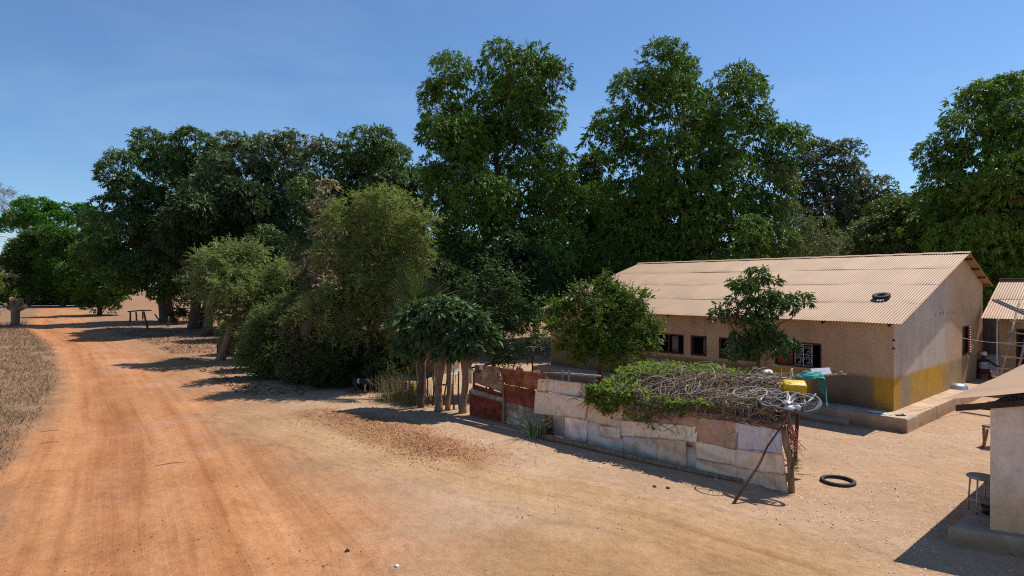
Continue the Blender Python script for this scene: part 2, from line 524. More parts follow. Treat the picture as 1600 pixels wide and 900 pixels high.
def rust_material():
    m, nt, b, out = nodes('rusty_iron')
    a = nt.nodes.new('ShaderNodeAttribute'); a.attribute_name = 'Col'
    n1 = add_noise(nt, 3.0, 6, 0.68); r1 = ramp(nt, n1.outputs['Fac'], [(0.30, (0.45, 0.36, 0.32)), (0.5, (1, 1, 1)), (0.68, (1.7, 2.1, 2.4))])
    n2 = add_noise(nt, 22, 4, 0.7); r2 = ramp(nt, n2.outputs['Fac'], [(0.3, (0.7, 0.66, 0.62)), (0.6, (1.05, 1.05, 1.05))])
    s = mul(nt, mul(nt, a.outputs['Color'], r1.outputs['Color']).outputs['Color'], r2.outputs['Color'])
    nt.links.new(s.outputs['Color'], b.inputs['Base Color'])
    b.inputs['Roughness'].default_value = 0.85; b.inputs['Specular IOR Level'].default_value = 0.2
    bump(nt, b, n2.outputs['Fac'], 0.2, 0.008)
    return m


M['rust'] = rust_material()

#==STRUCTURE
# ------------------------------------------------------------------ ground and road
def polydist(px, py, line):
    """distance to a polyline, signed side, and length along it"""
    best = np.full(px.shape, 1e9); along = np.zeros(px.shape); side = np.zeros(px.shape); acc = 0
    for (x0, y0), (x1, y1) in zip(line[:-1], line[1:]):
        dx, dy = x1 - x0, y1 - y0; L = math.hypot(dx, dy)
        t = np.clip(((px - x0) * dx + (py - y0) * dy) / L ** 2, 0, 1)
        cx = x0 + t * dx; cy = y0 + t * dy
        d = np.hypot(px - cx, py - cy)
        m = d < best
        best = np.where(m, d, best); along = np.where(m, acc + t * L, along)
        side = np.where(m, np.sign((px - x0) * dy - (py - y0) * dx), side)
        acc += L
    return best, side, along


ROAD_L = [(-6.0, 3.0), (-8.6, 9.0), (-11.6, 13.8), (-15.4, 20.0), (-19.8, 26.8), (-33.0, 44.0), (-50, 63), (-61, 78), (-86, 112), (-128, 150), (-180, 170)]
ROAD_R = [(3.0, 3.0), (-0.2, 9.0), (-2.0, 11.7), (-5.9, 17.6), (-13.1, 26.8), (-26.0, 44.0), (-40, 60), (-50.0, 74), (-72, 105), (-108, 135), (-160, 150)]
ROAD_C = [((a[0] + b[0]) / 2, (a[1] + b[1]) / 2) for a, b in zip(ROAD_L, ROAD_R)]
TRACK = [(-9.5, 21.5), (-4.6, 16.6), (-0.8, 13.7), (2.4, 11.6), (4.6, 9.4), (7.0, 6.5), (10, 2)]


def inside_poly(x, y, poly):
    c = np.zeros(x.shape, bool); n = len(poly)
    for i in range(n):
        x0, y0 = poly[i]; x1, y1 = poly[(i + 1) % n]
        cond = ((y0 > y) != (y1 > y)) & (x < (x1 - x0) * (y - y0) / (y1 - y0 + 1e-12) + x0)
        c ^= cond
    return c


LITTER_C = [(-6.4, 20.6), (-4.4, 18.9), (-2.6, 16.8), (-1.2, 15.2)]


def ground_z(x, y):
    z = 0.05 * (fbm(x * 0.25, y * 0.25, 3) - 0.5) + 0.03 * (fbm(x * 1.1, y * 1.1, 5) - 0.5)
    d, s, al = polydist(x, y, LITTER_C)
    z = z + 0.10 * np.exp(-(d / 1.0) ** 2) * (0.5 + fbm(x * 1.5, y * 1.5, 9))
    dr, s, al = polydist(x, y, ROAD_C)
    z = z - 0.06 * sstep(4.5, 1.5, dr) + 0.03 * np.cos(np.clip(dr * s, -4, 4) * 2.1) * sstep(4.5, 3.0, dr)
    return z


def axis(stops):
    out = []
    for (a, b, n) in stops:
        out.extend(np.linspace(a, b, n, endpoint=False))
    out.append(stops[-1][1])
    return np.array(out)


gx = axis([(-1500, -300, 12), (-300, -90, 42), (-90, -40, 80), (-40, -22, 72), (-22, 14, 300), (14, 30, 60), (30, 90, 40), (90, 300, 20), (300, 1500, 12)])
gy = axis([(-300, -30, 9), (-30, 4, 30), (4, 9, 20), (9, 24, 150), (24, 44, 110), (44, 80, 90), (80, 190, 80), (190, 400, 20), (400, 3500, 15)])
GX, GY = np.meshgrid(gx, gy)
GZ = ground_z(GX, GY)
far = sstep(60, 200, np.hypot(GX, GY))
GZ = GZ * (1 - far)
n1 = fbm(GX * 0.35, GY * 0.35, 21); n2 = fbm(GX * 1.3, GY * 1.3, 33); n3 = fbm(GX * 0.12, GY * 0.12, 41)
dl, sl, _ = polydist(GX, GY, ROAD_L); dr_, sr, _ = polydist(GX, GY, ROAD_R)
dc, scn, al = polydist(GX, GY, ROAD_C)
road_poly = ROAD_L + ROAD_R[::-1]
inroad = inside_poly(GX, GY, road_poly)
wl = np.where(sl < 0, -dl, dl)           # >0 on the road side of its left edge
wr = np.where(sr < 0, dr_, -dr_)
scale_far = 1 + np.clip(GY - 15, 0, 80) / 40
edge_n = (n2 - 0.5) * 1.6 + (n1 - 0.5) * 2.0
left_w = sstep(-0.5, 0.7, wl + edge_n * 0.6)
right_w = sstep(-1.6, 2.4, wr - 0.3 + edge_n)
roadw = left_w * right_w
ROAD = np.array((0.545, 0.262, 0.118)); YARD = np.array((0.52, 0.345, 0.22)); BROWN_SOIL = np.array((0.36, 0.215, 0.125))
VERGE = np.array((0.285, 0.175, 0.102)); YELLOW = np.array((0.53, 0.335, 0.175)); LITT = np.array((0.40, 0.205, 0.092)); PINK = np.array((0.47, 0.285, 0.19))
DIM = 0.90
ROAD, YARD, BROWN_SOIL, YELLOW, PINK = (c_ * DIM for c_ in (ROAD, YARD, BROWN_SOIL, YELLOW, PINK))
col = np.ones(GX.shape + (3,)) * BROWN_SOIL  # brown soil wherever no yard
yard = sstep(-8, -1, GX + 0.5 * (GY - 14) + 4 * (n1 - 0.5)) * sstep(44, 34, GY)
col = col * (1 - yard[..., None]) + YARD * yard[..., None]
verge = (wl < 0.3) & (GX < 0)
vw = sstep(0.6, -0.6, wl + edge_n * 0.6) * (GX < -2)
col = col * (1 - vw[..., None]) + VERGE * (0.75 + 0.5 * n2[..., None]) * vw[..., None]
mixr = roadw[..., None]
rc = ROAD * (0.92 + 0.2 * n1[..., None])
pk = (sstep(0.5, 0.72, n3) * sstep(-3.5, -0.5, GX))[..., None]
rc = rc * (1 - pk * 0.6) + PINK * pk * 0.6
lane = np.exp(-((dc * scn + 1.3 + 1.2 * (n1 - 0.5)) / 0.62) ** 2) + 0.7 * np.exp(-((dc * scn - 0.55 + 0.8 * (n3 - 0.5)) / 0.28) ** 2) + 0.5 * np.exp(-((dc * scn + 2.9 + 0.8 * (n3 - 0.5)) / 0.4) ** 2)
lane2 = np.exp(-((dc * scn - 1.3 + 1.0 * (n1 - 0.5)) / 0.5) ** 2)
lane = np.clip(lane * (0.35 + 1.0 * fbm(GX * 0.5 + GY * 0.2, GY * 0.35, 47)), 0, 1)[..., None]
if False: lane2
rc = rc * (1 - lane * np.array((0.20, 0.30, 0.36)))
pale = (sstep(0.56, 0.72, fbm(GX * 0.45 + 7, GY * 0.22, 49)) * np.exp(-((dc * scn - 0.2) / 1.8) ** 2))[..., None] * 0.55
rc = rc * (1 - pale) + np.array((0.47, 0.27, 0.19)) * pale
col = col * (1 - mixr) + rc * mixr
dt, st_, alt = polydist(GX, GY, TRACK)
tw = sstep(1.7, 0.3, dt + edge_n * 0.5) * sstep(24, 17, GY) * 0.8
col = col * (1 - tw[..., None]) + YELLOW * (0.85 + 0.3 * n2[..., None]) * tw[..., None]
dk = sstep(1.6, 0.2, np.hypot((GX - 1.6) / 2.4, (GY - 9.6) / 1.3) + edge_n * 0.5) * 0.75
col = col * (1 - dk[..., None]) + np.array((0.40, 0.225, 0.095)) * (0.75 + 0.5 * n2[..., None]) * dk[..., None]
dli, _, _ = polydist(GX, GY, LITTER_C)
lw = sstep(1.35, 0.4, dli + edge_n * 0.6) * 0.7
col = col * (1 - lw[..., None]) + LITT * (0.7 + 0.6 * n2[..., None]) * lw[..., None]
trk = np.stack([np.where(tw > 0.25, dt * st_ + 40, dc * scn), np.where(tw > 0.25, alt * 0.8 + 200, al), np.clip(np.maximum(roadw, tw) * 1.0, 0, 1)], -1)
ny, nx = GX.shape
idx = np.arange(nx * ny).reshape(ny, nx)
quads = np.stack([idx[:-1, :-1], idx[:-1, 1:], idx[1:, 1:], idx[1:, :-1]], -1).reshape(-1, 4)
qc = (roadw.ravel()[quads].mean(1) > 0.5)
V = np.stack([GX, GY, GZ], -1).reshape(-1, 3)
CV = col.reshape(-1, 3); TV = trk.reshape(-1, 3)
gx_, gy_ = np.gradient(GZ, axis=(1, 0))


def ground_part(name, sel, kind):
    q = quads[sel]
    used, inv = np.unique(q.ravel(), return_inverse=True)
    mb = MB(); mb.add(V[used], inv.reshape(-1, 4), CV[used])
    o = mb.build(name, M['earth'], None, True, origin=(0, 0, 0))
    at = o.data.attributes.new('Track', 'FLOAT_VECTOR', 'POINT')
    at.data.foreach_set('vector', TV[used].astype(np.float32).ravel())
    o['kind'] = kind
    return o


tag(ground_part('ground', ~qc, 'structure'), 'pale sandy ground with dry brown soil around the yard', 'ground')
tag(ground_part('dirt_road', qc, 'structure'), 'orange laterite dirt road curving away to the left', 'road')


def gz(x, y):
    return float(ground_z(np.array([x], float), np.array([y], float))[0])


# ------------------------------------------------------------------ generic wall with openings
def wall_grid(mb, o, du, length, z0, top, cell, openings, colfn, thick_dir=None, reveal=0.0):
    """one wall face of small cells; openings are (u0,u1,z0,z1); top(u) gives the wall height"""
    o = np.asarray(o, float); du = np.asarray(du, float)
    us = set(np.round(np.linspace(0, length, int(length / cell) + 1), 4)); zmax = max(top(u) for u in np.linspace(0, length, 60))
    zs = set(np.round(np.linspace(z0, zmax, int((zmax - z0) / cell) + 1), 4))
    for (a, b, c, d) in openings:
        us |= {round(a, 4), round(b, 4)}; zs |= {round(c, 4), round(d, 4)}
    us = np.array(sorted(us)); zs = np.array(sorted(zs))
    tp = np.array([top(u) for u in us])
    UU, ZZ = np.meshgrid(us, zs)
    ZC = np.minimum(ZZ, tp[None, :])
    P = o[None, None, :] + UU[..., None] * du + ZC[..., None] * UP
    P[..., 2] = ZC
    cols = colfn(UU, ZC)
    nz, nu = UU.shape
    ii = np.arange(nz * nu).reshape(nz, nu)
    q = np.stack([ii[:-1, :-1], ii[:-1, 1:], ii[1:, 1:], ii[1:, :-1]], -1).reshape(-1, 4)
    um = ((us[:-1] + us[1:]) / 2)[None, :].repeat(nz - 1, 0).ravel(); zm = ((zs[:-1] + zs[1:]) / 2)[:, None].repeat(nu - 1, 1).ravel()
    keep = np.ones(len(q), bool)
    for (a, b, c, d) in openings:
        keep &= ~((um > a) & (um < b) & (zm > c) & (zm < d))
    zz = ZC.ravel()[q]
    keep &= (zz.max(1) - zz.min(1)) > 1e-4
    mb.add(P.reshape(-1, 3), q[keep], cols.reshape(-1, 3))
    if reveal and thick_dir is not None:
        td = np.asarray(thick_dir, float) * reveal
        for (a, b, c, d) in openings:
            cs = [o + a * du, o + b * du]
            p = [np.array((cs[0][0], cs[0][1], c)), np.array((cs[1][0], cs[1][1], c)), np.array((cs[1][0], cs[1][1], d)), np.array((cs[0][0], cs[0][1], d))]
            v = p + [x + td for x in p]
            cc = colfn(np.array([[a]]), np.array([[c]]))[0, 0] * 0.9
            mb.add(v, [(0, 1, 5, 4), (1, 2, 6, 5), (2, 3, 7, 6), (3, 0, 4, 7)], cc)


def corrugated(mb, o, du, dv, length, depth, wave=0.09, amp=0.0065, rows=4, lap=0.010, thick=0.0015, rowcols=None, sag=0.0, seed=1):
    """a corrugated slope: waves repeat along du, sheets lap down dv; dv points down the slope"""
    o = np.asarray(o, float); du = np.asarray(du, float); dv = np.asarray(dv, float)
    nrm = np.cross(du, dv); nrm = nrm / np.linalg.norm(nrm)
    if nrm[2] < 0: nrm = -nrm
    n = max(8, int(length / wave * 6)); u = np.linspace(0, length, n + 1)
    for r in range(rows):
        v0 = depth * r / rows; v1 = depth * (r + 1) / rows + (0.10 if r < rows - 1 else 0)
        vv = np.linspace(v0, v1, 5)
        UU, VV = np.meshgrid(u, vv)
        hgt = amp * np.sin(UU / wave * 2 * math.pi) + (VV - v0) / (v1 - v0) * 0.0 - r * lap * 0.0 + lap * (1 - (VV - v0) / (v1 - v0)) * -1.0
        hgt = hgt + sag * (fbm(UU * 0.5 + seed, VV * 0.6, seed + r) - 0.5)
        P = o + UU[..., None] * du + VV[..., None] * dv + hgt[..., None] * nrm
        sheet_id = np.floor(UU / 0.8)
        cshade = 0.93 + 0.12 * hash2(sheet_id, np.full(UU.shape, r), seed)
        edge = 1 - 0.22 * np.exp(-((v1 - VV) / 0.05) ** 2) * (vnoise(UU * 2.2, VV * 0 + r, seed) > 0.4)
        cc = np.ones(UU.shape + (3,)) * (cshade * edge)[..., None]
        if rowcols is not None: cc = cc * np.array(rowcols)
        a, b = UU.shape
        ii = np.arange(a * b).reshape(a, b)
        q = np.stack([ii[:-1, :-1], ii[1:, :-1], ii[1:, 1:], ii[:-1, 1:]], -1).reshape(-1, 4)
        mb.add(P.reshape(-1, 3), q, cc.reshape(-1, 3))


# ------------------------------------------------------------------ the long house
C0 = np.array((11.75, 18.9, 0.0)); PL = 0.42
HL, HD, RS = 14.9, 11.2, 7.6             # length, depth, ridge offset
ZE, ZR = 3.14, 5.58                      # eave and ridge height of the sheets
SLF = (ZR - ZE) / (RS + 0.4)
SLB = 0.335


def hp(t, s, z=0.0):
    return C0 + t * D1 + s * D2 + z * UP


def roof_z(s):
    return ZR - (RS - s) * SLF if s < RS else ZR - (s - RS) * SLB


house = thing('house', hp(HL / 2, HD / 2), 'long single-storey house with dusty tan corrugated roof and ochre painted wall base', 'house')
CREAM = np.array((0.60, 0.395, 0.235)); GREY = np.array((0.54, 0.465, 0.39)); OCHRE = np.array((0.58, 0.335, 0.045)); DRAB = np.array((0.25, 0.185, 0.115))


def front_col(u, z):
    n = fbm(u * 0.9, z * 1.5, 51)
    c = CREAM * (0.88 + 0.24 * n[..., None])
    band = sstep(1.50, 1.44, z + 0.02 * (n - 0.5))
    yel = np.maximum(sstep(0.62, 0.56, u), sstep(2.45, 2.52, u) * sstep(4.4, 4.3, u))
    b = DRAB * (0.85 + 0.35 * n[..., None]) * (1 - yel[..., None]) + OCHRE * yel[..., None]
    c = c * (1 - band[..., None]) + b * band[..., None]
    spl = (sstep(0.95, 0.45, z + 0.35 * (fbm(u * 2.5, z * 2, 63) - 0.5)) * 0.4)[..., None]
    c = c * (1 - spl) + np.array((0.20, 0.13, 0.075)) * spl
    stain = sstep(0.58, 0.75, fbm(u * 0.7 + 9, z * 0.5, 61)) * 0.35 + 0.22 * sstep(0.62, 0.7, vnoise(u * 2.3, z * 0.25, 65)) * sstep(2.2, 3.0, z)
    return c * (1 - stain[..., None])


def gable_col(u, z):
    n = fbm(u * 0.8, z * 1.2, 71)
    w = sstep(4.5, 7.5, u)[..., None]
    c = (GREY * (1 - w) + CREAM * w) * (0.9 + 0.2 * n[..., None])
    # old water runs below the vent holes
    run = 0.14 * sstep(0.6, 0.85, vnoise(u * 3.1, z * 0.15, 77)) * sstep(3.3, 2.4, z)
    c = c * (1 - run[..., None])
    band = sstep(1.50, 1.43, z + 0.05 * (n - 0.5))
    yel = np.clip(1 - 0.85 * sstep(0.45, 0.75, u) * sstep(1.9, 1.3, u) - 0.75 * sstep(4.6, 6.2, u) - 0.25 * sstep(0.5, 0.7, n), 0, 1)
    b = (OCHRE * 0.95) * yel[..., None] + np.array((0.34, 0.27, 0.18)) * (1 - yel[..., None])
    lowd = sstep(0.9, 0.42, z)[..., None] * 0.35
    b = b * (1 - lowd) + np.array((0.38, 0.26, 0.15)) * lowd
    return c * (1 - band[..., None]) + b * band[..., None]


def plain_col(u, z):
    n = fbm(u * 0.8, z * 1.2, 91)
    return CREAM * (0.9 + 0.2 * n[..., None])


OPEN_F = [(2.14, 3.75, 1.50, 2.36), (4.35, 5.90, 1.53, 2.34), (6.41, 7.12, 1.55, 2.34), (7.42, 9.3, 1.53, 2.34), (10.2, 11.2, 0.42, 2.36)]
HOLES = [4.25, 4.95, 5.3, 5.75, 6.6, 7.25, 7.9, 8.45, 9.3, 9.9]
OPEN_G = [(7.95, 8.95, 1.52, 2.68)] + [(h, h + 0.10, 3.20 + 0.02 * (i % 3), 3.32 + 0.02 * (i % 3)) for i, h in enumerate(HOLES)]
mb = MB()
wall_grid(mb, C0, D1, HL, 0.0, lambda u: roof_z(0.0) - 0.04, 0.15, OPEN_F, front_col, D2, 0.22)
wall_grid(mb, C0, D2, HD, 0.0, lambda u: roof_z(u) - 0.04, 0.15, OPEN_G, gable_col, D1, 0.22)
wall_grid(mb, hp(HL, 0), D2, HD, 0.0, lambda u: roof_z(u) - 0.04, 0.5, [], plain_col)
wall_grid(mb, hp(0, HD), D1, HL, 0.0, lambda u: roof_z(HD) - 0.04, 0.5, [], plain_col)
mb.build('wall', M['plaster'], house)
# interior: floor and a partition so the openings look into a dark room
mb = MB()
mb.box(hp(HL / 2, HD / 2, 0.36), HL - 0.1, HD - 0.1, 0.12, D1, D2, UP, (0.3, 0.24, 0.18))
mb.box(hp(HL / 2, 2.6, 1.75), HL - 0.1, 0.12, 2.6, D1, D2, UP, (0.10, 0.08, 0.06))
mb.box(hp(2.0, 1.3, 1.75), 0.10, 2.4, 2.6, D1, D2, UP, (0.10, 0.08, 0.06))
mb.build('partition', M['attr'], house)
# plinth with worn edges
mb = MB()


def plinth(mb, pts, z, seed, col):
    """walkway slab with slightly uneven, rounded edge"""
    n = len(pts); vs = []; f = []
    ring = []
    for i in range(n):
        a = np.array(pts[i], float); b = np.array(pts[(i + 1) % n], float)
        m = max(2, int(np.linalg.norm(b - a) / 0.25))
        for k in range(m): ring.append(a + (b - a) * k / m)
    ring = np.array(ring); cen = ring.mean(0)
    out = ring - cen; out /= np.linalg.norm(out, axis=1)[:, None]
    nn = fbm(ring[:, 0] * 1.5, ring[:, 1] * 1.5, seed) - 0.5
    L = []
    for (zz, inset, amp) in ((-0.05, -0.03, 0.06), (0.08, -0.01, 0.05), (z - 0.05, 0.0, 0.03), (z - 0.012, 0.018, 0.03), (z, 0.05, 0.02)):
        p = ring[:, :2] - out[:, :2] * inset + out[:, :2] * (nn * amp)[:, None]
        L.append(np.column_stack([p, np.full(len(p), zz)]))
    k = len(ring); base = np.concatenate(L)
    for r in range(len(L) - 1):
        for i in range(k):
            j = (i + 1) % k
            f.append((r * k + i, r * k + j, (r + 1) * k + j, (r + 1) * k + i))
    f.append(tuple((len(L) - 1) * k + i for i in range(k)))
    cc = np.ones((len(base), 3)) * np.array(col); cc[:k * 2] *= np.array((0.85, 0.72, 0.58))
    mb.add(base, f, cc)


pp = [hp(-0.63, -0.94), hp(HL + 0.3, -0.94), hp(HL + 0.3, 0.05), hp(0.05, 0.05), hp(0.05, HD + 0.2), hp(-0.63, HD + 0.2)]
plinth(mb, [p[:2].tolist() + [0] for p in (hp(-0.63, -0.94), hp(HL + 0.3, -0.94), hp(HL + 0.3, 0.04), hp(-0.63, 0.04))], PL, 3, (1.15, 1.1, 1.05))
plinth(mb, [p[:2].tolist() + [0] for p in (hp(-0.63, 0.03), hp(0.03, 0.03), hp(0.03, HD + 0.2), hp(-0.63, HD + 0.2))], PL - 0.004, 4, (1.25, 1.08, 0.92))
plinth(mb, [p[:2].tolist() + [0] for p in (hp(0.9, -1.35), hp(2.3, -1.35), hp(2.3, -0.9), hp(0.9, -0.9))], 0.17, 5, (1.0, 0.95, 0.9))
mb.build('plinth', M['cement'], house)
# roof
mb = MB()
dvf = -D2 * (RS + 0.4) - UP * (ZR - ZE); lf = np.linalg.norm(dvf); dvf /= lf
corrugated(mb, hp(-0.32, RS, ZR), D1, dvf, HL + 0.75, lf, rows=4, sag=0.05, seed=11)
bw = 3.95
dvb = D2 * bw - UP * bw * SLB; lb = np.linalg.norm(dvb); dvb /= lb
corrugated(mb, hp(-0.32, RS, ZR), D1, dvb, HL + 0.75, lb, rows=2, sag=0.05, seed=12)
roof = mb.build('roof', M['roof'], house)
mb = MB()
n = 60
for i in range(n):
    t0 = -0.34 + (HL + 0.79) * i / n; t1 = -0.34 + (HL + 0.79) * (i + 1) / n + 0.01
    z = ZR + 0.035 + 0.008 * math.sin(i * 1.7)
    for sgn, sl in ((-1, SLF), (1, SLB)):
        e = 0.16
        v = [hp(t0, RS, z), hp(t1, RS, z), hp(t1, RS + sgn * e, z - e * sl - 0.012), hp(t0, RS + sgn * e, z - e * sl - 0.012)]
        mb.add(v, [(0, 1, 2, 3)] if sgn > 0 else [(3, 2, 1, 0)], (1.1, 1.12, 1.18))
mb.build('ridge_cap', M['roof'], roof)
# rafter tails and purlin ends
for t in (0.05, 2.0, 4.0, 6.0, 8.0, 10.0, 12.0, 14.0, 14.85):
    mb = MB(); c = hp(t, 0.55, roof_z(0.55) - 0.085)
    mb.box(c, 0.06, 1.8, 0.09, D1, -dvf, np.cross(D1, dvf) * -1)
    mb.build('rafter', M['dark_wood'], house)
for s in (0.0, 1.6, 3.2, 4.8, 6.4, 8.2, 9.3, 10.3, 11.2):
    mb = MB(); mb.box(hp(0.4, s, roof_z(s) - 0.055), 1.35, 0.05, 0.06, D1, D2, UP)
    mb.build('purlin', M['dark_wood'], house)


def win_frame(o, du, a, b, c, d, dn, th=0.06, depth=0.08, inset=0.03, name='window', material='frame_red', mull=()):
    """frame with the bars sunk a little into the opening"""
    mb = MB(); o = np.asarray(o, float); cz = (c + d) / 2; cu = (a + b) / 2
    base = o + dn * (inset + depth / 2)
    mb.box(base + du * (a + th / 2) + UP * cz, th, depth, d - c - 0.004, du, dn, UP)
    mb.box(base + du * (b - th / 2) + UP * cz, th, depth, d - c - 0.004, du, dn, UP)
    mb.box(base + du * cu + UP * (d - th / 2 - 0.002), b - a - 2 * th, depth * 0.96, th, du, dn, UP)
    mb.box(base + du * cu + UP * (c + th / 2 + 0.002), b - a - 2 * th, depth * 1.3, th, du, dn, UP)
    for m_ in mull:
        mb.box(base + du * m_ + UP * cz, th * 0.8, depth * 0.9, d - c - 2 * th, du, dn, UP)
    return mb.build(name, M[material], house)


rs_ = random.Random(4)
for i, (a, b, c, d) in enumerate(OPEN_F):
    if i == 4:
        dr = win_frame(C0, D1, a, b, c, d, D2, name='door')
        mb = MB(); mb.box(C0 + D1 * (a + b) / 2 + D2 * 0.09 + UP * (c + d) / 2, b - a - 0.14, 0.04, d - c - 0.13, D1, D2, UP); mb.build('door_leaf', M['frame_red'], dr)
        continue
    w = win_frame(C0, D1, a, b, c, d, D2, mull=() if b - a < 1 else ((a + b) / 2 + (0.3 if i != 3 else -0.2),))
    if i in (1, 2, 3):
        # pale patterned curtains tied back inside the openings
        mb = MB()
        for (u0, u1) in (((a + 0.08, a + 0.33),) if i == 2 else ((b - 0.55, b - 0.2),) if i == 1 else ((a + 0.45, a + 0.75),)):
            m_ = 14
            for k in range(m_):
                f0 = k / m_; f1 = (k + 1) / m_
                z0_ = c + 0.05; z1_ = d - 0.12
                p = []
                for ff, zz in ((f0, z0_), (f1, z0_), (f1, z1_), (f0, z1_)):
                    uu = u0 + (u1 - u0) * ff; off = 0.3 + 0.03 * math.sin(ff * 20)
                    p.append(C0 + D1 * uu + D2 * off + UP * zz)
                tone = (0.42, 0.34, 0.33) if (k * 7) % 5 < 3 else (0.20, 0.15, 0.17)
                mb.add(p, [(0, 1, 2, 3)], tone)
        mb.build('curtain', M['attr'], w)
    if i == 0:
        # red lower panel, scrolled iron grille leaf, dark gap
        mb = MB(); mb.box(C0 + D1 * 3.40 + D2 * 0.10 + UP * 1.80, 0.52, 0.03, 0.50, D1, D2, UP); mb.build('panel', M['red_wood'], w)
        mb = MB(); q0 = C0 + D2 * 0.055
        u0, u1, z0_, z1_ = 2.47, 3.04, 1.57, 2.29
        for uu in (u0, (u0 + u1) / 2, u1):
            mb.tube([q0 + D1 * uu + UP * z0_, q0 + D1 * uu + UP * z1_], 0.012, 6)
        for zz in (z0_, (z0_ + z1_) / 2, z1_):
            mb.tube([q0 + D1 * u0 + UP * zz, q0 + D1 * u1 + UP * zz], 0.010, 6)
        for cu in (u0 + 0.14, u1 - 0.14):
            for cz, rr in ((z0_ + 0.18, 0.12), (z1_ - 0.18, 0.12), (z0_ + 0.18, 0.06), (z1_ - 0.18, 0.06)):
                mb.ring(q0 + D1 * cu + UP * cz, D1, UP, rr, 0.009, 20, 5, 0.3, 5.2)
        mb.build('grille', M['chalk'], w)
gw = win_frame(C0, D2, 7.95, 8.95, 1.52, 2.68, D1, name='window', material='dark_wood')
unit_ = lambda q: q / np.linalg.norm(q)
mb = MB(); hinge = hp(-0.05, 8.92, 0); dirn = unit_(-D2 * 0.98 - D1 * 0.12)
nrm_ = np.cross(dirn, UP)
for k in range(11):
    z = 1.60 + k * 0.10
    ctr = hinge + dirn * 0.22 + UP * z
    mb.box(ctr, 0.40, 0.012, 0.075, dirn, (nrm_ * 0.8 + UP * 0.6), (UP * 0.8 - nrm_ * 0.6), (0.34, 0.045, 0.05) if k % 1 == 0 else None)
    mb.box(ctr + UP * 0.042 - nrm_ * 0.02, 0.40, 0.012, 0.028, dirn, nrm_, UP, (0.70, 0.66, 0.62))
mb.box(hinge + dirn * 0.02 + UP * 2.10, 0.04, 0.04, 1.18, dirn, nrm_, UP, (0.30, 0.05, 0.05))
mb.box(hinge + dirn * 0.46 + UP * 2.10, 0.04, 0.04, 1.18, dirn, nrm_, UP, (0.30, 0.05, 0.05))
mb.build('shutter', M['attr'], gw)
for z in (2.6, 2.35):
    mb = MB(); mb.tube([hp(0.03, -0.02, z), hp(-0.05, -0.09, z + 0.01), hp(-0.02, -0.12, z + 0.05)], 0.022, 6); mb.build('cable_clamp', M['black'], house)

# ------------------------------------------------------------------ the smaller house at the right edge
E2 = np.array((19.3, 25.3, 2.96)); U2 = -D1
h2 = thing('house', (22.0, 26.0, 0), 'smaller plastered house with tan sheet roof and dark doorway at the right edge', 'house')
mb = MB(); dv2 = -(D2 * 3.5 + UP * 1.6); l2 = np.linalg.norm(dv2); dv2 /= l2
corrugated(mb, E2 + D2 * 3.5 + UP * 1.6, U2, dv2, 1.45, l2, rows=2, sag=0.03, seed=31)
corrugated(mb, E2 + D2 * 3.5 + UP * 1.6 + U2 * 1.45, U2, dv2, 7.0, l2 * 0.62, rows=1, sag=0.03, seed=32, rowcols=(0.78, 0.92, 1.15))
corrugated(mb, E2 + D2 * 3.5 + UP * 1.6 + U2 * 1.45 - UP * 0.012 + dv2 * l2 * 0.58, U2, dv2, 7.0, l2 * 0.42, rows=1, sag=0.03, seed=34)
dv3 = (D2 * 3.0 - UP * 1.4); l3 = np.linalg.norm(dv3); dv3 /= l3
corrugated(mb, E2 + D2 * 3.5 + UP * 1.6, U2, dv3, 8.4, l3, rows=2, sag=0.03, seed=33)
r2 = mb.build('roof', M['roof'], h2)
mb = MB(); mb.box(E2 + D2 * 3.5 + UP * 1.635 + U2 * 4.2, 8.4, 0.3, 0.02, U2, D2, UP, (1.1, 1.1, 1.12)); mb.build('ridge_cap', M['roof'], r2)
W2 = E2 + D2 * 0.6 + U2 * 0.5; W2[2] = 0


def h2col(u, z):
    n = fbm(u, z, 95)
    return np.array((0.42, 0.30, 0.17)) * (0.85 + 0.3 * n[..., None])


mb = MB()
wall_grid(mb, W2, U2, 7.5, 0, lambda u: 3.15, 0.25, [(0.55, 1.45, 0.3, 2.55)], h2col, D2, 0.2)
wall_grid(mb, W2, D2, 5.4, 0, lambda u: 3.1 + 0.457 * min(u, 2.9) - 0.457 * max(0, u - 2.9), 0.3, [], h2col)
wall_grid(mb, W2 + U2 * 7.5, D2, 5.4, 0, lambda u: 3.1 + 0.457 * min(u, 2.9) - 0.457 * max(0, u - 2.9), 0.5, [], h2col)
wall_grid(mb, W2 + D2 * 5.4, U2, 7.5, 0, lambda u: 3.0, 0.5, [], h2col)
mb.build('wall', M['plaster'], h2)
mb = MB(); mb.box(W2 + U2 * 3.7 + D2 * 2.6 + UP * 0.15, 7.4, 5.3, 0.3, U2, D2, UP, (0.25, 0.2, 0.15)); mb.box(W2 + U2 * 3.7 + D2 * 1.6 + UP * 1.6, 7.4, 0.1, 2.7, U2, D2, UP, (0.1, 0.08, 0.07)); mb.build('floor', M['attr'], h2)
dr = win_frame(W2, U2, 0.55, 1.45, 0.3, 2.55, D2, name='door', material='dark_wood'); dr.parent = None
dr.location = (0, 0, 0); dr.parent = h2
dv_ = np.array([v.co[:] for v in dr.data.vertices]) + np.array(house.location) - np.array(h2.location)
dr.data.vertices.foreach_set('co', dv_.astype(np.float32).ravel())
mb = MB(); mb.tube([W2 - D2 * 0.08 - U2 * 0.05 + UP * 0.1, W2 - D2 * 0.08 - U2 * 0.05 + UP * 2.95], 0.035, 8); mb.build('drain_pipe', M['chalk'], h2)
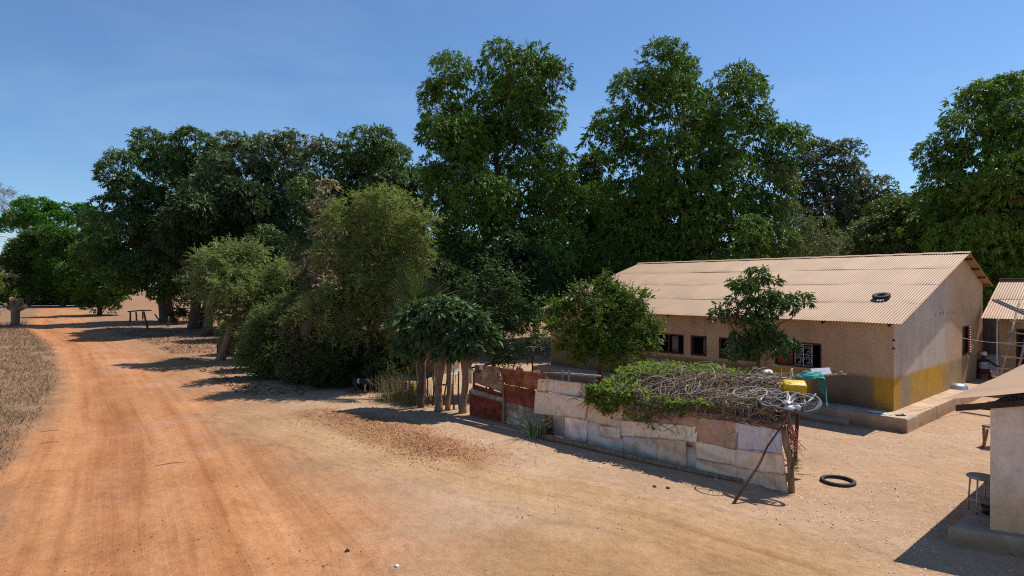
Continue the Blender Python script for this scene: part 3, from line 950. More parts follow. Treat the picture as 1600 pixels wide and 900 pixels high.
mb = MB(); plinth(mb, [(W2 - D2 * 1.2 - U2 * 0.1)[:2].tolist() + [0], (W2 - D2 * 1.2 + U2 * 7.6)[:2].tolist() + [0], (W2 + D2 * 0.05 + U2 * 7.6)[:2].tolist() + [0], (W2 + D2 * 0.05 - U2 * 0.1)[:2].tolist() + [0]], 0.3, 8, (1.1, 1.0, 0.9)); mb.build('plinth', M['cement'], h2)

# ------------------------------------------------------------------ the shed at the lower right
P0 = np.array((7.87, 10.1, 0.0)); SF = np.array((0.88, -0.475, 0.0)); SS = D2
SLEN, SDEP = 5.0, 6.4
shed = thing('shed', P0 + SF * 2.5 + SS * 3.2, 'plastered shed with stained wall and dusty sheet roof in the lower right corner', 'shed')


def shedcol(u, z):
    n = fbm(u * 1.5, z * 1.5, 101); n2_ = fbm(u * 5, z * 5, 103)
    c = np.array((0.82, 0.66, 0.53)) * (0.85 + 0.3 * n[..., None])
    low = sstep(1.25, 0.55, z + 0.5 * (n - 0.5))[..., None]
    c = c * (1 - low * 0.85) + np.array((0.66, 0.42, 0.22)) * low * 0.85
    sp = (sstep(0.60, 0.70, n2_) * sstep(1.9, 1.4, z) * 0.12)[..., None]
    return c * (1 - sp)


mb = MB()
TOPZ = 2.36
wall_grid(mb, P0, SF, SLEN, 0.0, lambda u: TOPZ + 0.19 * u, 0.06, [], shedcol)
wall_grid(mb, P0, SS, SDEP, 0.0, lambda u: TOPZ, 0.3, [], shedcol)
wall_grid(mb, P0 + SF * SLEN, SS, SDEP, 0.0, lambda u: TOPZ + 0.19 * SLEN, 0.5, [], shedcol)
wall_grid(mb, P0 + SS * SDEP, SF, SLEN, 0.0, lambda u: TOPZ + 0.19 * u, 0.5, [], shedcol)
mb.build('wall', M['plaster'], shed)
mb = MB()
q = [P0 - SF * 0.52 - SS * 0.20, P0 + SF * (SLEN + 0.4) - SS * 0.28, P0 + SF * (SLEN + 0.4) + SS * 2.2, P0 - SF * 0.30 + SS * 3.0]
plinth(mb, [p[:2].tolist() + [0] for p in q], 0.28, 9, (0.95, 0.85, 0.75))
mb.build('plinth', M['cement'], shed)
mb = MB()
T0 = np.array((7.35, 10.40, 2.40)) - SS * 0.22
dvr = (SF + UP * 0.19); lr = np.linalg.norm(dvr)
corrugated(mb, T0 + SF * 0.0, SS, (SF * 1.0 + UP * 0.20) / math.hypot(1, 0.2), 7.1, 6.0, wave=0.16, amp=0.009, rows=2, sag=0.07, seed=41, rowcols=(1.04, 1.0, 0.96))
mb.build('roof', M['roof'], shed)
for off in (0.08, 3.0, 6.2):
    mb = MB(); c = P0 - SS * 0.12 + SS * off + SF * 2.2 + UP * (TOPZ + 0.19 * 2.2 - 0.03)
    mb.box(c, 5.4, 0.06, 0.10, (SF + UP * 0.19) / math.hypot(1, 0.19), SS, UP); mb.build('rafter', M['dark_wood'], shed)
for off in (0.25, 0.52):
    mb = MB(); c = P0 - SF * 0.12 + SS * (off) + UP * (TOPZ - 0.10 - off * 0.1)
    mb.box(c, 0.75, 0.05, 0.05, SF, SS, UP); mb.build('beam_end', M['dark_wood'], shed)

#==TREES
# ------------------------------------------------------------------ foliage
def unit(v):
    return v / (np.linalg.norm(v, axis=-1, keepdims=True) + 1e-9)


def leaf_quads(mb, c, d, L, Wd, col, r, fold=0.25, twist=1.0):
    """diamond-shaped folded leaves; c base, d direction"""
    n = len(c)
    side = np.cross(d, UP[None, :] + 0.02); side = unit(side)
    roll = (r.random(n) - 0.5) * 2 * twist
    nrm = np.cross(side, d)
    s2 = side * np.cos(roll)[:, None] + nrm * np.sin(roll)[:, None]
    n2_ = np.cross(s2, d)
    tip = c + d * L[:, None]
    mid = c + d * (L * 0.45)[:, None]
    a = mid + s2 * (Wd / 2)[:, None] + n2_ * (Wd * fold)[:, None]
    b = mid - s2 * (Wd / 2)[:, None] + n2_ * (Wd * fold)[:, None]
    V_ = np.stack([c, a, tip, b], 1).reshape(-1, 3)
    q = np.arange(4 * n).reshape(n, 4)
    mb.add(V_, q, np.repeat(col, 4, axis=0))


def crown_mesh(mb, lobes, r, clump=0.75, dens=1.0, ros=14, nl=6, L=0.30, Wr=0.28, droop=0.9, cols=((0.03, 0.075, 0.014), (0.06, 0.12, 0.022)),
               accent=None, acc_p=0.0, core=True, flat=0.72, zmin=None, spread=0.9, coverage=1.9, spray=None, shrink=0.45):
    """leaf clumps over the surface of the leaf masses; a clump is a dome of rosettes, or a bunch of leafy sprays"""
    lobes = np.array(lobes, float)
    C, R = lobes[:, :3], np.maximum(lobes[:, 3:6] - shrink * clump, lobes[:, 3:6] * 0.45)
    cl = []
    for i in range(len(lobes)):
        area = 4 * math.pi * (np.mean(R[i] + 0.3 * clump) ** 2)
        n = max(3, int(area / (clump ** 2 * coverage) * dens))
        d = unit(r.normal(size=(n, 3)))
        p = C[i] + d * R[i] * (0.80 + 0.32 * r.random((n, 1)))
        keep = np.ones(n, bool)
        for j in range(len(lobes)):
            if j == i: continue
            keep &= (np.linalg.norm((p - C[j]) / R[j], axis=1) > 0.74)
        if zmin is not None: keep &= p[:, 2] > zmin
        p, d = p[keep], d[keep]
        cl.append(np.column_stack([p, d, np.full(len(p), 1.0)]))
        if core:
            m_ = max(2, int(n * 1.0)); d = unit(r.normal(size=(m_, 3)))
            p = C[i] + d * R[i] * 0.62
            if zmin is not None:
                k = p[:, 2] > zmin; p, d = p[k], d[k]
            cl.append(np.column_stack([p, d, np.full(len(p), 0.0)]))
    cl = np.concatenate(cl)
    nc = len(cl)
    crad = clump * (0.65 + 0.6 * r.random(nc))
    ctone = r.random(nc)
    isacc = r.random(nc) < acc_p
    outer = cl[:, 6] > 0.5
    c0, c1 = np.array(cols[0]), np.array(cols[1])
    # domes of rosettes (always for the inner clumps)
    rep = np.where(outer, 0 if spray else ros, max(4, ros // 3))
    ci = np.repeat(np.arange(nc), rep)
    n = len(ci)
    d = unit(r.normal(size=(n, 3)) + cl[ci, 3:6] * 0.6 + np.array((0, 0, 0.75)))
    rc = cl[ci, :3] + d * crad[ci][:, None] * np.array((1, 1, flat)) * (0.82 + 0.25 * r.random((n, 1)))
    li = np.repeat(np.arange(n), nl)
    m = len(li)
    ld = unit(d[li] * np.array((1, 1, 0.35)) * spread + r.normal(size=(m, 3)) * 0.5 - UP * droop * (0.45 + 0.6 * r.random((m, 1))))
    lc = rc[li] + r.normal(size=(m, 3)) * L * 0.20
    LL = L * (0.5 + 0.9 * r.random(m)) * np.where(outer[ci[li]], 1.0, 1.6)
    lcl = ci[li]
    if spray:
        ns, sl, npl = spray
        oc = np.nonzero(outer)[0]
        si = np.repeat(oc, ns); k = len(si)
        sd = unit(r.normal(size=(k, 3)) + cl[si, 3:6] * 0.8 + UP * 0.35)
        slen = sl * (0.45 + 0.9 * r.random(k))
        pi = np.repeat(np.arange(k), npl); t = (0.12 + 0.88 * r.random(len(pi)))[:, None]
        pos = cl[si[pi], :3] + sd[pi] * (slen[pi][:, None] * t) - UP * droop * slen[pi][:, None] * t ** 2 * 0.6
        side = unit(np.cross(sd[pi], UP) + 0.2 * r.normal(size=(len(pi), 3)))
        sg = np.where(r.random(len(pi)) < 0.5, -1.0, 1.0)[:, None]
        dd = unit(sd[pi] * 0.6 + side * sg * 0.9 - UP * droop * 0.35 + 0.3 * r.normal(size=(len(pi), 3)))
        lc = np.concatenate([lc, pos]); ld = np.concatenate([ld, dd]); lcl = np.concatenate([lcl, si[pi]])
        LL = np.concatenate([LL, L * (0.6 + 0.7 * r.random(len(pi))) * (1.1 - 0.45 * t[:, 0])])
    m = len(lc)
    t = np.clip(ctone[lcl] * 0.65 + 0.35 * r.random(m) + 0.12 * r.normal(size=m), 0, 1)[:, None]
    col = c0 * (1 - t) + c1 * t
    col *= (0.8 + 0.4 * r.random((m, 1)))
    if accent is not None:
        am = isacc[lcl] & (r.random(m) < 0.75)
        col[am] = np.array(accent) * (0.7 + 0.6 * r.random((am.sum(), 1)))
    leaf_quads(mb, lc, ld, LL, LL * Wr * (0.8 + 0.4 * r.random(m)), col, r)
    return m


def limb(mb, a, b, r0, r1, r, n=7, seg=6, wob=0.06, n_sides=7):
    a = np.asarray(a, float); b = np.asarray(b, float); L = np.linalg.norm(b - a)
    pts = []; rad = []
    for i in range(seg + 1):
        t = i / seg
        p = a + (b - a) * t + np.array((0, 0, 1)) * math.sin(t * math.pi) * L * 0.05
        if 0 < i < seg: p = p + r.normal(size=3) * wob * L * 0.5
        pts.append(p); rad.append(r0 + (r1 - r0) * t)
    mb.tube(pts, rad, n_sides)


TREES = 0


def tree(name, base, y, lobes_px, label, cat='tree', group=None, seed=1, trunk_r=0.35, bark='bark', leaf='leaf', depth=0.75, limbs=7, zmin=None,
         fork=0.45, lean=(0, 0), flatten=1.0, extra=True, nlimb_r=0.35, **kw):
    """lobes_px: (column, row, radius) of leaf masses seen in the photo, at distance y from the camera; masses get their own depth"""
    r = np.random.default_rng(seed)
    sc_ = y / F
    lobes = []
    for (px, py, rp) in lobes_px:
        c = W(px, py, y); R = rp * sc_
        c[1] += (r.random() - 0.5) * 2 * R * depth
        lobes.append((*c, R, R * 1.05, R * flatten))
    A = np.array(lobes)
    if extra:       # masses on the far side, so that the crown is as deep as it is wide
        cx, cy, cz = A[:, 0].mean(), y, A[:, 2].mean()
        wid = (A[:, 0].max() - A[:, 0].min()) / 2
        for k in range(max(3, len(lobes) // 3)):
            i = r.integers(len(lobes)); L0 = lobes[i]
            lobes.append((cx + (L0[0] - cx) * 0.6, y + wid * (0.35 + 0.5 * r.random()), L0[2] - L0[3] * 0.3, L0[3], L0[4], L0[5]))
    bx = base[0]; by = base[1]
    t = thing(name, (bx, by, 0), label, cat, group)
    mb = MB(); crown_mesh(mb, lobes, r, zmin=zmin, **kw)
    mb.build('crown', M[leaf], t)
    mb = MB()
    A = np.array(lobes); ctr = A[:, :3].mean(0); zb = A[:, 2].min(); zt = A[:, 2].max()
    fz = max(1.0, zb + (ctr[2] - zb) * fork)
    top = np.array((bx + (ctr[0] - bx) * 0.6 + lean[0], by + (ctr[1] - by) * 0.6 + lean[1], fz))
    b0 = np.array((bx, by, -0.15))
    mb.tube([b0, b0 + (top - b0) * 0.08, b0 + (top - b0) * 0.35 + r.normal(size=3) * trunk_r * 0.3, b0 + (top - b0) * 0.7 + r.normal(size=3) * trunk_r * 0.3, top],
            [trunk_r * 1.45, trunk_r * 1.1, trunk_r * 0.95, trunk_r * 0.85, trunk_r * 0.7], 10)
    order = np.argsort(-A[:, 3])[:limbs]
    order = list(order) + [int(np.argmax(A[:, 2]))]
    for i in order:
        st = b0 + (top - b0) * (0.75 + 0.25 * r.random())
        limb(mb, st, A[i, :3], trunk_r * nlimb_r * 1.4, trunk_r * 0.1, r)
    mb.build('trunk', M[bark], t, True)
    return t


MANGO = dict(clump=1.3, ros=78, nl=8, L=0.235, Wr=0.31, droop=1.05, coverage=3.0, flat=0.8, shrink=0.6, cols=((0.045, 0.11, 0.016), (0.16, 0.27, 0.035)), accent=(0.20, 0.16, 0.07), acc_p=0.01)
tree('mango_tree', (-1.4, 43.0), 42, [(712, 128, 34), (698, 160, 42), (735, 190, 40), (790, 104, 34), (835, 116, 38), (770, 140, 34), (862, 128, 22), (715, 235, 58), (686, 205, 28), (800, 200, 62),
      (848, 180, 34), (862, 250, 40), (830, 290, 72), (735, 320, 74), (690, 290, 32), (882, 310, 36), (760, 390, 86), (850, 395, 66), (700, 400, 52), (800, 470, 70), (720, 470, 50)],
     'tall dark mango tree with a flat split top, left one of the two tallest', seed=11, trunk_r=0.6, limbs=11, **MANGO)
tree('mango_tree', (12.2, 43.0), 42, [(1032, 110, 32), (1062, 108, 26), (1006, 160, 44), (1050, 172, 46), (968, 200, 38), (946, 222, 22), (1156, 134, 24), (1148, 166, 30), (1174, 190, 38), (1198, 216, 36), (1215, 230, 22),
      (1104, 236, 48), (1100, 196, 24), (1020, 245, 60), (1195, 265, 38), (1150, 290, 70), (1060, 330, 86), (975, 315, 54), (1190, 335, 42), (1130, 385, 76), (990, 395, 66), (950, 400, 40), (1060, 420, 70)],
     'tall dark mango tree with twin rounded peaks behind the middle of the roof', seed=12, trunk_r=0.6, limbs=11, **MANGO)
tree('mango_tree', (30.5, 39.0), 38, [(1562, 148, 36), (1528, 165, 34), (1595, 160, 48), (1508, 198, 36), (1570, 225, 62), (1484, 236, 28), (1506, 270, 48), (1560, 305, 76), (1494, 338, 48), (1600, 350, 80),
      (1530, 390, 70), (1650, 240, 80), (1670, 330, 90), (1466, 310, 26), (1600, 440, 60), (1690, 180, 60)],
     'broad mango tree with reddish new leaves at its top above the small house', seed=13, trunk_r=0.55, limbs=9,
     **{**MANGO, 'accent': (0.30, 0.14, 0.08), 'acc_p': 0.03, 'cols': ((0.055, 0.125, 0.016), (0.19, 0.30, 0.04))})
tree('grey_green_tree', (26.0, 51.0), 50, [(1275, 240, 26), (1310, 252, 30), (1258, 280, 36), (1330, 282, 36), (1368, 298, 26), (1300, 325, 50), (1352, 340, 44), (1250, 340, 36), (1388, 318, 20), (1310, 380, 50)],
     'rounded grey-green tree with tiny leaves between the twin-peaked mango and the right-hand mango', seed=14, trunk_r=0.35,
     clump=0.7, ros=16, nl=6, L=0.20, Wr=0.4, droop=0.4, cols=((0.07, 0.10, 0.04), (0.18, 0.21, 0.11)), accent=(0.28, 0.22, 0.18), acc_p=0.2)
tree('leafy_tree', (28.5, 45.0), 44, [(1395, 338, 30), (1432, 330, 26), (1360, 372, 34), (1420, 370, 44), (1460, 390, 34), (1385, 400, 36), (1340, 395, 24)],
     'low bushy tree with pale olive leaves peeping over the right half of the roof', seed=15, trunk_r=0.2,
     clump=0.6, ros=13, nl=6, L=0.26, Wr=0.34, droop=0.5, cols=((0.07, 0.12, 0.03), (0.18, 0.24, 0.07)), accent=(0.22, 0.19, 0.14), acc_p=0.10)
tree('leafy_tree', (19.5, 41.5), 41, [(1225, 345, 36), (1180, 360, 30), (1265, 372, 30), (1215, 395, 34), (1300, 388, 26), (1165, 392, 22)],
     'thin dusty shrub-like tree with yellowish leaves at the foot of the twin-peaked mango', seed=16, trunk_r=0.15,
     clump=0.55, ros=11, nl=6, L=0.20, Wr=0.3, droop=0.4, core=False, cols=((0.08, 0.12, 0.04), (0.20, 0.24, 0.09)), accent=(0.24, 0.20, 0.15), acc_p=0.12)
tree('leafy_tree', (5.8, 50.0), 49, [(905, 280, 36), (935, 262, 26), (925, 320, 46), (900, 370, 52), (940, 400, 50), (880, 430, 46), (960, 350, 40)],
     'mid green tree filling the gap between the two tall mangoes', seed=17, trunk_r=0.35,
     clump=0.75, ros=13, nl=6, L=0.28, Wr=0.4, droop=0.5, cols=((0.06, 0.11, 0.03), (0.16, 0.23, 0.07)), accent=(0.16, 0.17, 0.12), acc_p=0.1)
# left-hand group beside the road
tree('mango_tree', (-41.0, 73.0), 70, [(226, 232, 30), (262, 240, 32), (300, 222, 27), (205, 278, 36), (250, 295, 54), (318, 262, 38), (180, 322, 26), (198, 360, 44), (260, 365, 64), (322, 335, 54), (172, 400, 28), (230, 420, 52),
      (300, 420, 46), (190, 430, 30), (335, 240, 22)],
     'large dark mango tree beside the road, leftmost of the tall left group', seed=21, trunk_r=0.75, limbs=10,
     **{**MANGO, 'clump': 1.7, 'L': 0.34, 'cols': ((0.045, 0.10, 0.022), (0.13, 0.21, 0.055))})
tree('mango_tree', (-31.5, 62.0), 60, [(372, 245, 32), (408, 240, 30), (350, 285, 42), (420, 288, 50), (455, 232, 26), (468, 285, 40), (380, 345, 54), (450, 350, 56), (352, 395, 44), (300, 350, 30), (330, 440, 40), (420, 420, 60)],
     'dusty grey-green mango tree, middle one of the tall left group', seed=22, trunk_r=0.62, limbs=9,
     **{**MANGO, 'clump': 1.45, 'L': 0.31, 'cols': ((0.065, 0.11, 0.036), (0.19, 0.25, 0.11)), 'accent': (0.17, 0.17, 0.10), 'acc_p': 0.16})
tree('mango_tree', (-16.0, 54.0), 52, [(502, 242, 28), (540, 250, 34), (592, 228, 24), (618, 250, 30), (565, 285, 44), (648, 285, 26), (500, 305, 40), (605, 305, 44), (540, 360, 60), (640, 350, 40), (600, 400, 60), (500, 400, 50), (670, 300, 16)],
     'dark mango tree with a pointed bump, rightmost of the tall left group', seed=23, trunk_r=0.55, limbs=9,
     **{**MANGO, 'clump': 1.35, 'L': 0.28, 'cols': ((0.05, 0.105, 0.024), (0.15, 0.23, 0.06)), 'accent': (0.15, 0.14, 0.09), 'acc_p': 0.08})
tree('umbrella_tree', (-112.0, 152.0), 150, [(30, 338, 26), (70, 328, 28), (110, 332, 28), (145, 345, 22), (0, 350, 24), (90, 345, 26), (50, 350, 24), (165, 360, 20)],
     'bright green flat-topped umbrella tree far down the road', seed=31, trunk_r=0.9, flatten=0.5, extra=True,
     clump=1.4, ros=34, nl=7, L=0.42, Wr=0.4, droop=0.2, core=False, cols=((0.05, 0.17, 0.012), (0.09, 0.26, 0.02)))
tree('roadside_tree', (-93.0, 127.0), 125, [(105, 375, 24), (128, 392, 30), (95, 410, 30), (135, 425, 34), (110, 440, 28), (150, 395, 26), (160, 440, 26)],
     'bright green round tree at the road bend under the umbrella tree', seed=32, trunk_r=0.5,
     clump=1.4, ros=40, nl=7, L=0.40, Wr=0.34, droop=0.7, cols=((0.04, 0.11, 0.012), (0.10, 0.20, 0.02)))
tree('roadside_tree', (-101.0, 128.0), 126, [(62, 378, 24), (40, 400, 28), (70, 415, 26), (25, 430, 24), (55, 445, 22), (85, 440, 20)],
     'olive green tree at the far end of the road beyond the cut stump', seed=33, trunk_r=0.5,
     clump=1.3, ros=36, nl=7, L=0.38, Wr=0.34, droop=0.6, cols=((0.04, 0.09, 0.015), (0.11, 0.18, 0.03)))
tree('roadside_tree', (-60.5, 90.0), 88, [(160, 400, 26), (150, 440, 28), (175, 450, 26), (140, 465, 18), (190, 430, 22)],
     'bright green bushy tree standing low against the leftmost tall mango', seed=34, trunk_r=0.3,
     clump=1.0, ros=28, nl=7, L=0.32, Wr=0.34, droop=0.6, cols=((0.04, 0.10, 0.012), (0.10, 0.19, 0.022)))
# far wood closing the view
r_ = np.random.default_rng(55)
proto = None
spots = [(-120, 185, 0.95), (-140, 178, 0.9), (-95, 190, 0.8), (-70, 150, 0.8), (-52, 120, 0.75), (-38, 100, 0.7), (-22, 92, 0.75), (-8, 84, 0.75), (6, 80, 0.72), (18, 78, 0.7), (34, 76, 0.7), (50, 74, 0.75), (64, 70, 0.75), (-165, 165, 0.9), (-133, 158, 0.85), (-112, 165, 0.8), (-100, 150, 0.6), (-150, 150, 0.8)]
labs = ['dark tree in the far wood behind the umbrella tree', 'dark tree in the far wood at the left picture edge', 'dark tree in the far wood past the road bend', 'dark far tree behind the bushy roadside tree',
        'dark far tree between the leftmost tall mango and the dusty one', 'dark far tree behind the dusty grey-green mango', 'dark far tree behind the mango with a pointed bump', 'dark far tree behind the flat-topped tall mango',
        'dark far tree in the gap between the two tall mangoes', 'dark far tree behind the twin-peaked mango', 'dark far tree behind the rounded grey-green tree', 'dark far tree behind the broad mango at the right edge',
        'dark far tree past the right edge behind the small house', 'dark far tree past the left edge beyond the road',
        'dark far tree at the road end just behind the cut stump', 'dark far tree under the left half of the umbrella tree', 'low dark far tree at the inner side of the road bend', 'dark far tree behind the grey dry tree at the left edge']
for i, (x, y, s) in enumerate(spots):
    if proto is None:
        lob = []
        for k in range(13):
            a = r_.random() * 6.283; q_ = r_.random() ** 0.5 * 5.5
            lob.append((x + math.cos(a) * q_, y + math.sin(a) * q_, 4 + r_.random() * 9.5, 2.6 + r_.random() * 1.2, 2.8, 2.4 + r_.random()))
        t = thing('forest_tree', (x, y, 0), labs[i], 'tree', 'dark trees of the far wood')
        mb = MB(); crown_mesh(mb, lob, r_, clump=1.3, ros=26, nl=6, L=0.42, Wr=0.34, droop=0.6, cols=((0.03, 0.07, 0.015), (0.07, 0.12, 0.028)))
        mb.build('crown', M['leaf'], t)
        mb = MB(); mb.tube([(x, y, -0.2), (x, y, 3), (x + .3, y, 8)], [0.6, 0.45, 0.25], 9); mb.build('trunk', M['bark'], t)
        proto = t
    else:
        t = proto.copy(); sc.collection.objects.link(t); t['label'] = labs[i]
        for ch in proto.children:
            c = ch.copy(); sc.collection.objects.link(c); c.parent = t
    t.location = (x, y, 0); t.rotation_euler = (0, 0, i * 1.3); t.scale = (s * 1.1, s * 1.1, s)

for k_, (px_, w_, lab_) in enumerate([(15, 15, 'far roadside bush just left of the cut stump'), (58, 14, 'far roadside bush right behind the cut stump'), (92, 15, 'far roadside bush at the middle of the road end'), (122, 16, 'far roadside bush at the right side of the road end')]):
    y_ = 138.0; rr_ = np.random.default_rng(600 + k_)
    t = thing('roadside_bush', W(px_, 470, y_) * np.array((1, 1, 0)), lab_, 'bush')
    lob = []
    for j_ in range(5):
        p_ = W(px_ + rr_.normal() * 12, 458 + rr_.normal() * 6, y_ + rr_.normal() * 2); R_ = w_ * y_ / F
        lob.append((p_[0], p_[1], max(p_[2], R_ * 0.7), R_, R_, R_))
    mb = MB(); crown_mesh(mb, lob, rr_, clump=1.1, ros=30, nl=6, L=0.38, Wr=0.36, droop=0.6, cols=((0.04, 0.10, 0.014), (0.13, 0.22, 0.03)), zmin=0.1); mb.build('foliage', M['leaf'], t)
    mb = MB()
    for j_ in range(5):
        b_ = W(px_, 470, y_) * np.array((1, 1, 0)); q_ = np.array(lob[j_][:3]); mb.tube([b_, (b_ + q_) / 2 + UP * 0.3, q_], [0.12, 0.08, 0.03], 5)
    mb.build('stem', M['bark'], t)

# nearer trees and shrubs along the compound
FINE = dict(leaf='leaf_soft', droop=0.45, Wr=0.26)
tree('feathery_tree', (-6.5, 26.2), 26, [(562, 316, 26), (600, 312, 30), (642, 330, 26), (530, 345, 34), (592, 362, 50), (648, 372, 30), (516, 400, 34), (580, 435, 54), (636, 425, 34), (508, 470, 32), (570, 500, 46), (622, 490, 28), (530, 545, 30), (664, 350, 14), (660, 395, 14), (605, 540, 26)],
     'big feathery tree with fine olive leaves standing at the compound corner by the road', seed=41, trunk_r=0.22, limbs=10, fork=0.2,
     clump=0.55, ros=12, nl=6, L=0.14, cols=((0.10, 0.145, 0.04), (0.29, 0.33, 0.11)), accent=(0.24, 0.19, 0.13), acc_p=0.06, coverage=1.5, spray=(13, 0.85, 22), shrink=0.65, **FINE)
tree('feathery_tree', (-16.9, 35.5), 35, [(312, 408, 20), (350, 398, 25), (392, 400, 26), (330, 436, 28), (380, 445, 40), (428, 440, 28), (410, 485, 36), (350, 485, 26), (440, 490, 28), (300, 440, 14), (440, 420, 18), (370, 410, 30), (352, 470, 20), (395, 505, 32), (318, 452, 18), (425, 515, 30), (455, 470, 26)],
     'pale green feathery tree with a crooked trunk leaning over the road bank', seed=42, trunk_r=0.24, bark='bark_pale', limbs=8,
     clump=0.6, ros=12, nl=6, L=0.18, cols=((0.13, 0.175, 0.06), (0.30, 0.35, 0.14)), coverage=1.6, spray=(12, 0.95, 22), shrink=0.65, **FINE)
tree('pale_leaved_tree', (-9.2, 30.3), 30, [(506, 322, 20), (520, 300, 16), (490, 395, 22), (505, 360, 18), (480, 420, 16), (498, 440, 20)],
     'thin tree with withered pinkish-grey leaves rising left of the big feathery tree', seed=43, trunk_r=0.12,
     clump=0.5, ros=9, nl=6, L=0.24, Wr=0.5, droop=0.7, core=False, cols=((0.08, 0.11, 0.04), (0.22, 0.19, 0.14)), accent=(0.36, 0.28, 0.25), acc_p=0.55, leaf='leaf_soft')


def shrub(name, px, py, y, lobes_px, label, cat='shrub', group=None, seed=1, stems=9, stem_mat='bark', leaf='leaf_soft', depth=0.6, **kw):
    r = np.random.default_rng(seed); s = y / F
    lobes = []
    for (a, b, c) in lobes_px:
        p = W(a, b, y); R = c * s; p[1] += (r.random() - 0.5) * 2 * R * depth
        p[2] = max(p[2], R * 0.5)
        lobes.append((*p, R, R, R))
    t = thing(name, W(px, py, y) * np.array((1, 1, 0)), label, cat, group)
    mb = MB(); crown_mesh(mb, lobes, r, zmin=0.05, **kw); mb.build('foliage', M[leaf], t)
    mb = MB(); b = W(px, py, y); b[2] = -0.05
    A = np.array(lobes)
    for k in range(stems):
        i = r.integers(len(A)); st = b + np.array((r.normal() * 0.25, r.normal() * 0.25, 0))
        limb(mb, st, A[i, :3] + r.normal(size=3) * A[i, 3] * 0.4, 0.03, 0.008, r, n_sides=5)
    mb.build('stem', M[stem_mat], t)
    return t


SH = dict(clump=0.4, ros=12, nl=6, L=0.13, Wr=0.36, droop=0.3, spray=(11, 0.6, 16), coverage=1.6)
shrub('hedge_shrub', 415, 592, 28.5, [(405, 525, 26), (430, 555, 30), (395, 555, 22), (440, 585, 20), (410, 580, 20)], 'leafy green shrub at the left end of the roadside hedge', seed=51, cols=((0.08, 0.13, 0.035), (0.20, 0.26, 0.08)), **SH)
shrub('hedge_shrub', 470, 605, 27.0, [(465, 530, 30), (485, 565, 34), (455, 580, 22), (500, 590, 20), (470, 500, 22)], 'brownish half-dry shrub in the roadside hedge beside the big feathery tree', seed=52, cols=((0.09, 0.10, 0.04), (0.22, 0.22, 0.09)), accent=(0.24, 0.16, 0.11), acc_p=0.25, **SH)
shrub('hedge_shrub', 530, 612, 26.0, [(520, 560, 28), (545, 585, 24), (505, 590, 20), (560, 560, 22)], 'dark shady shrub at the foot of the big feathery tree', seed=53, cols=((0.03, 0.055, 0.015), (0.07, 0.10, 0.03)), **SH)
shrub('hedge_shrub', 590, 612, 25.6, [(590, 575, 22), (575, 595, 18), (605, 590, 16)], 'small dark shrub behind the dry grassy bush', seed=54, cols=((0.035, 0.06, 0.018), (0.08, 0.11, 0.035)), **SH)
shrub('hedge_shrub', 385, 572, 31.5, [(402, 530, 24), (418, 505, 26), (394, 555, 16), (425, 550, 22)], 'pale olive shrub just right of the crooked pale trunk', seed=151, cols=((0.11, 0.15, 0.055), (0.27, 0.31, 0.12)), **SH)
shrub('hedge_shrub', 445, 590, 29.0, [(440, 505, 28), (455, 535, 28), (430, 560, 22), (460, 480, 24)], 'pale feathery shrub in the hedge between the pale tree and the brownish shrub', seed=152, cols=((0.11, 0.15, 0.055), (0.27, 0.31, 0.12)), **SH)
shrub('hedge_shrub', 355, 540, 38.0, [(400, 500, 22), (360, 515, 20), (385, 525, 18), (430, 510, 24)], 'dusty low shrub below the pale feathery tree', seed=55, cols=((0.10, 0.13, 0.05), (0.24, 0.28, 0.11)), **{**SH, 'clump': 0.5, 'L': 0.18})
shrub('hedge_shrub', 278, 496, 68.0, [(272, 494, 7), (284, 492, 8)], 'small dark bush between the trunks of the left mangoes', seed=56, cols=((0.03, 0.05, 0.015), (0.06, 0.08, 0.02)), **{**SH, 'clump': 0.6, 'L': 0.3})
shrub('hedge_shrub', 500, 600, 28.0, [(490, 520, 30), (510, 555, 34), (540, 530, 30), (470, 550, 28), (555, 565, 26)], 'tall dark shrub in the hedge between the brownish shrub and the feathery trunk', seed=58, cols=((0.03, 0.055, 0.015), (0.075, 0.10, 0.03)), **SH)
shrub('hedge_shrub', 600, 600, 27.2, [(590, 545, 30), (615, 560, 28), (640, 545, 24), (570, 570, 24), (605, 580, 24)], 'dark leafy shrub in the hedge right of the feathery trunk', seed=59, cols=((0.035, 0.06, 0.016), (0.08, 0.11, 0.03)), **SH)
for sp, lab in (((-4, 436, 14), 'yellow-green roadside shrub behind the cut stump'), ((-25, 440, 26), 'olive roadside shrub at the left edge by the grey dry tree')):
    shrub('roadside_shrub', sp[0], 490, 88.0, [sp, (sp[0] - 14, 450, 14), (sp[0] - 22, 462, 14)], lab, seed=57 + sp[0], cols=((0.08, 0.13, 0.02), (0.18, 0.22, 0.04)), **{**SH, 'clump': 0.9, 'L': 0.36})


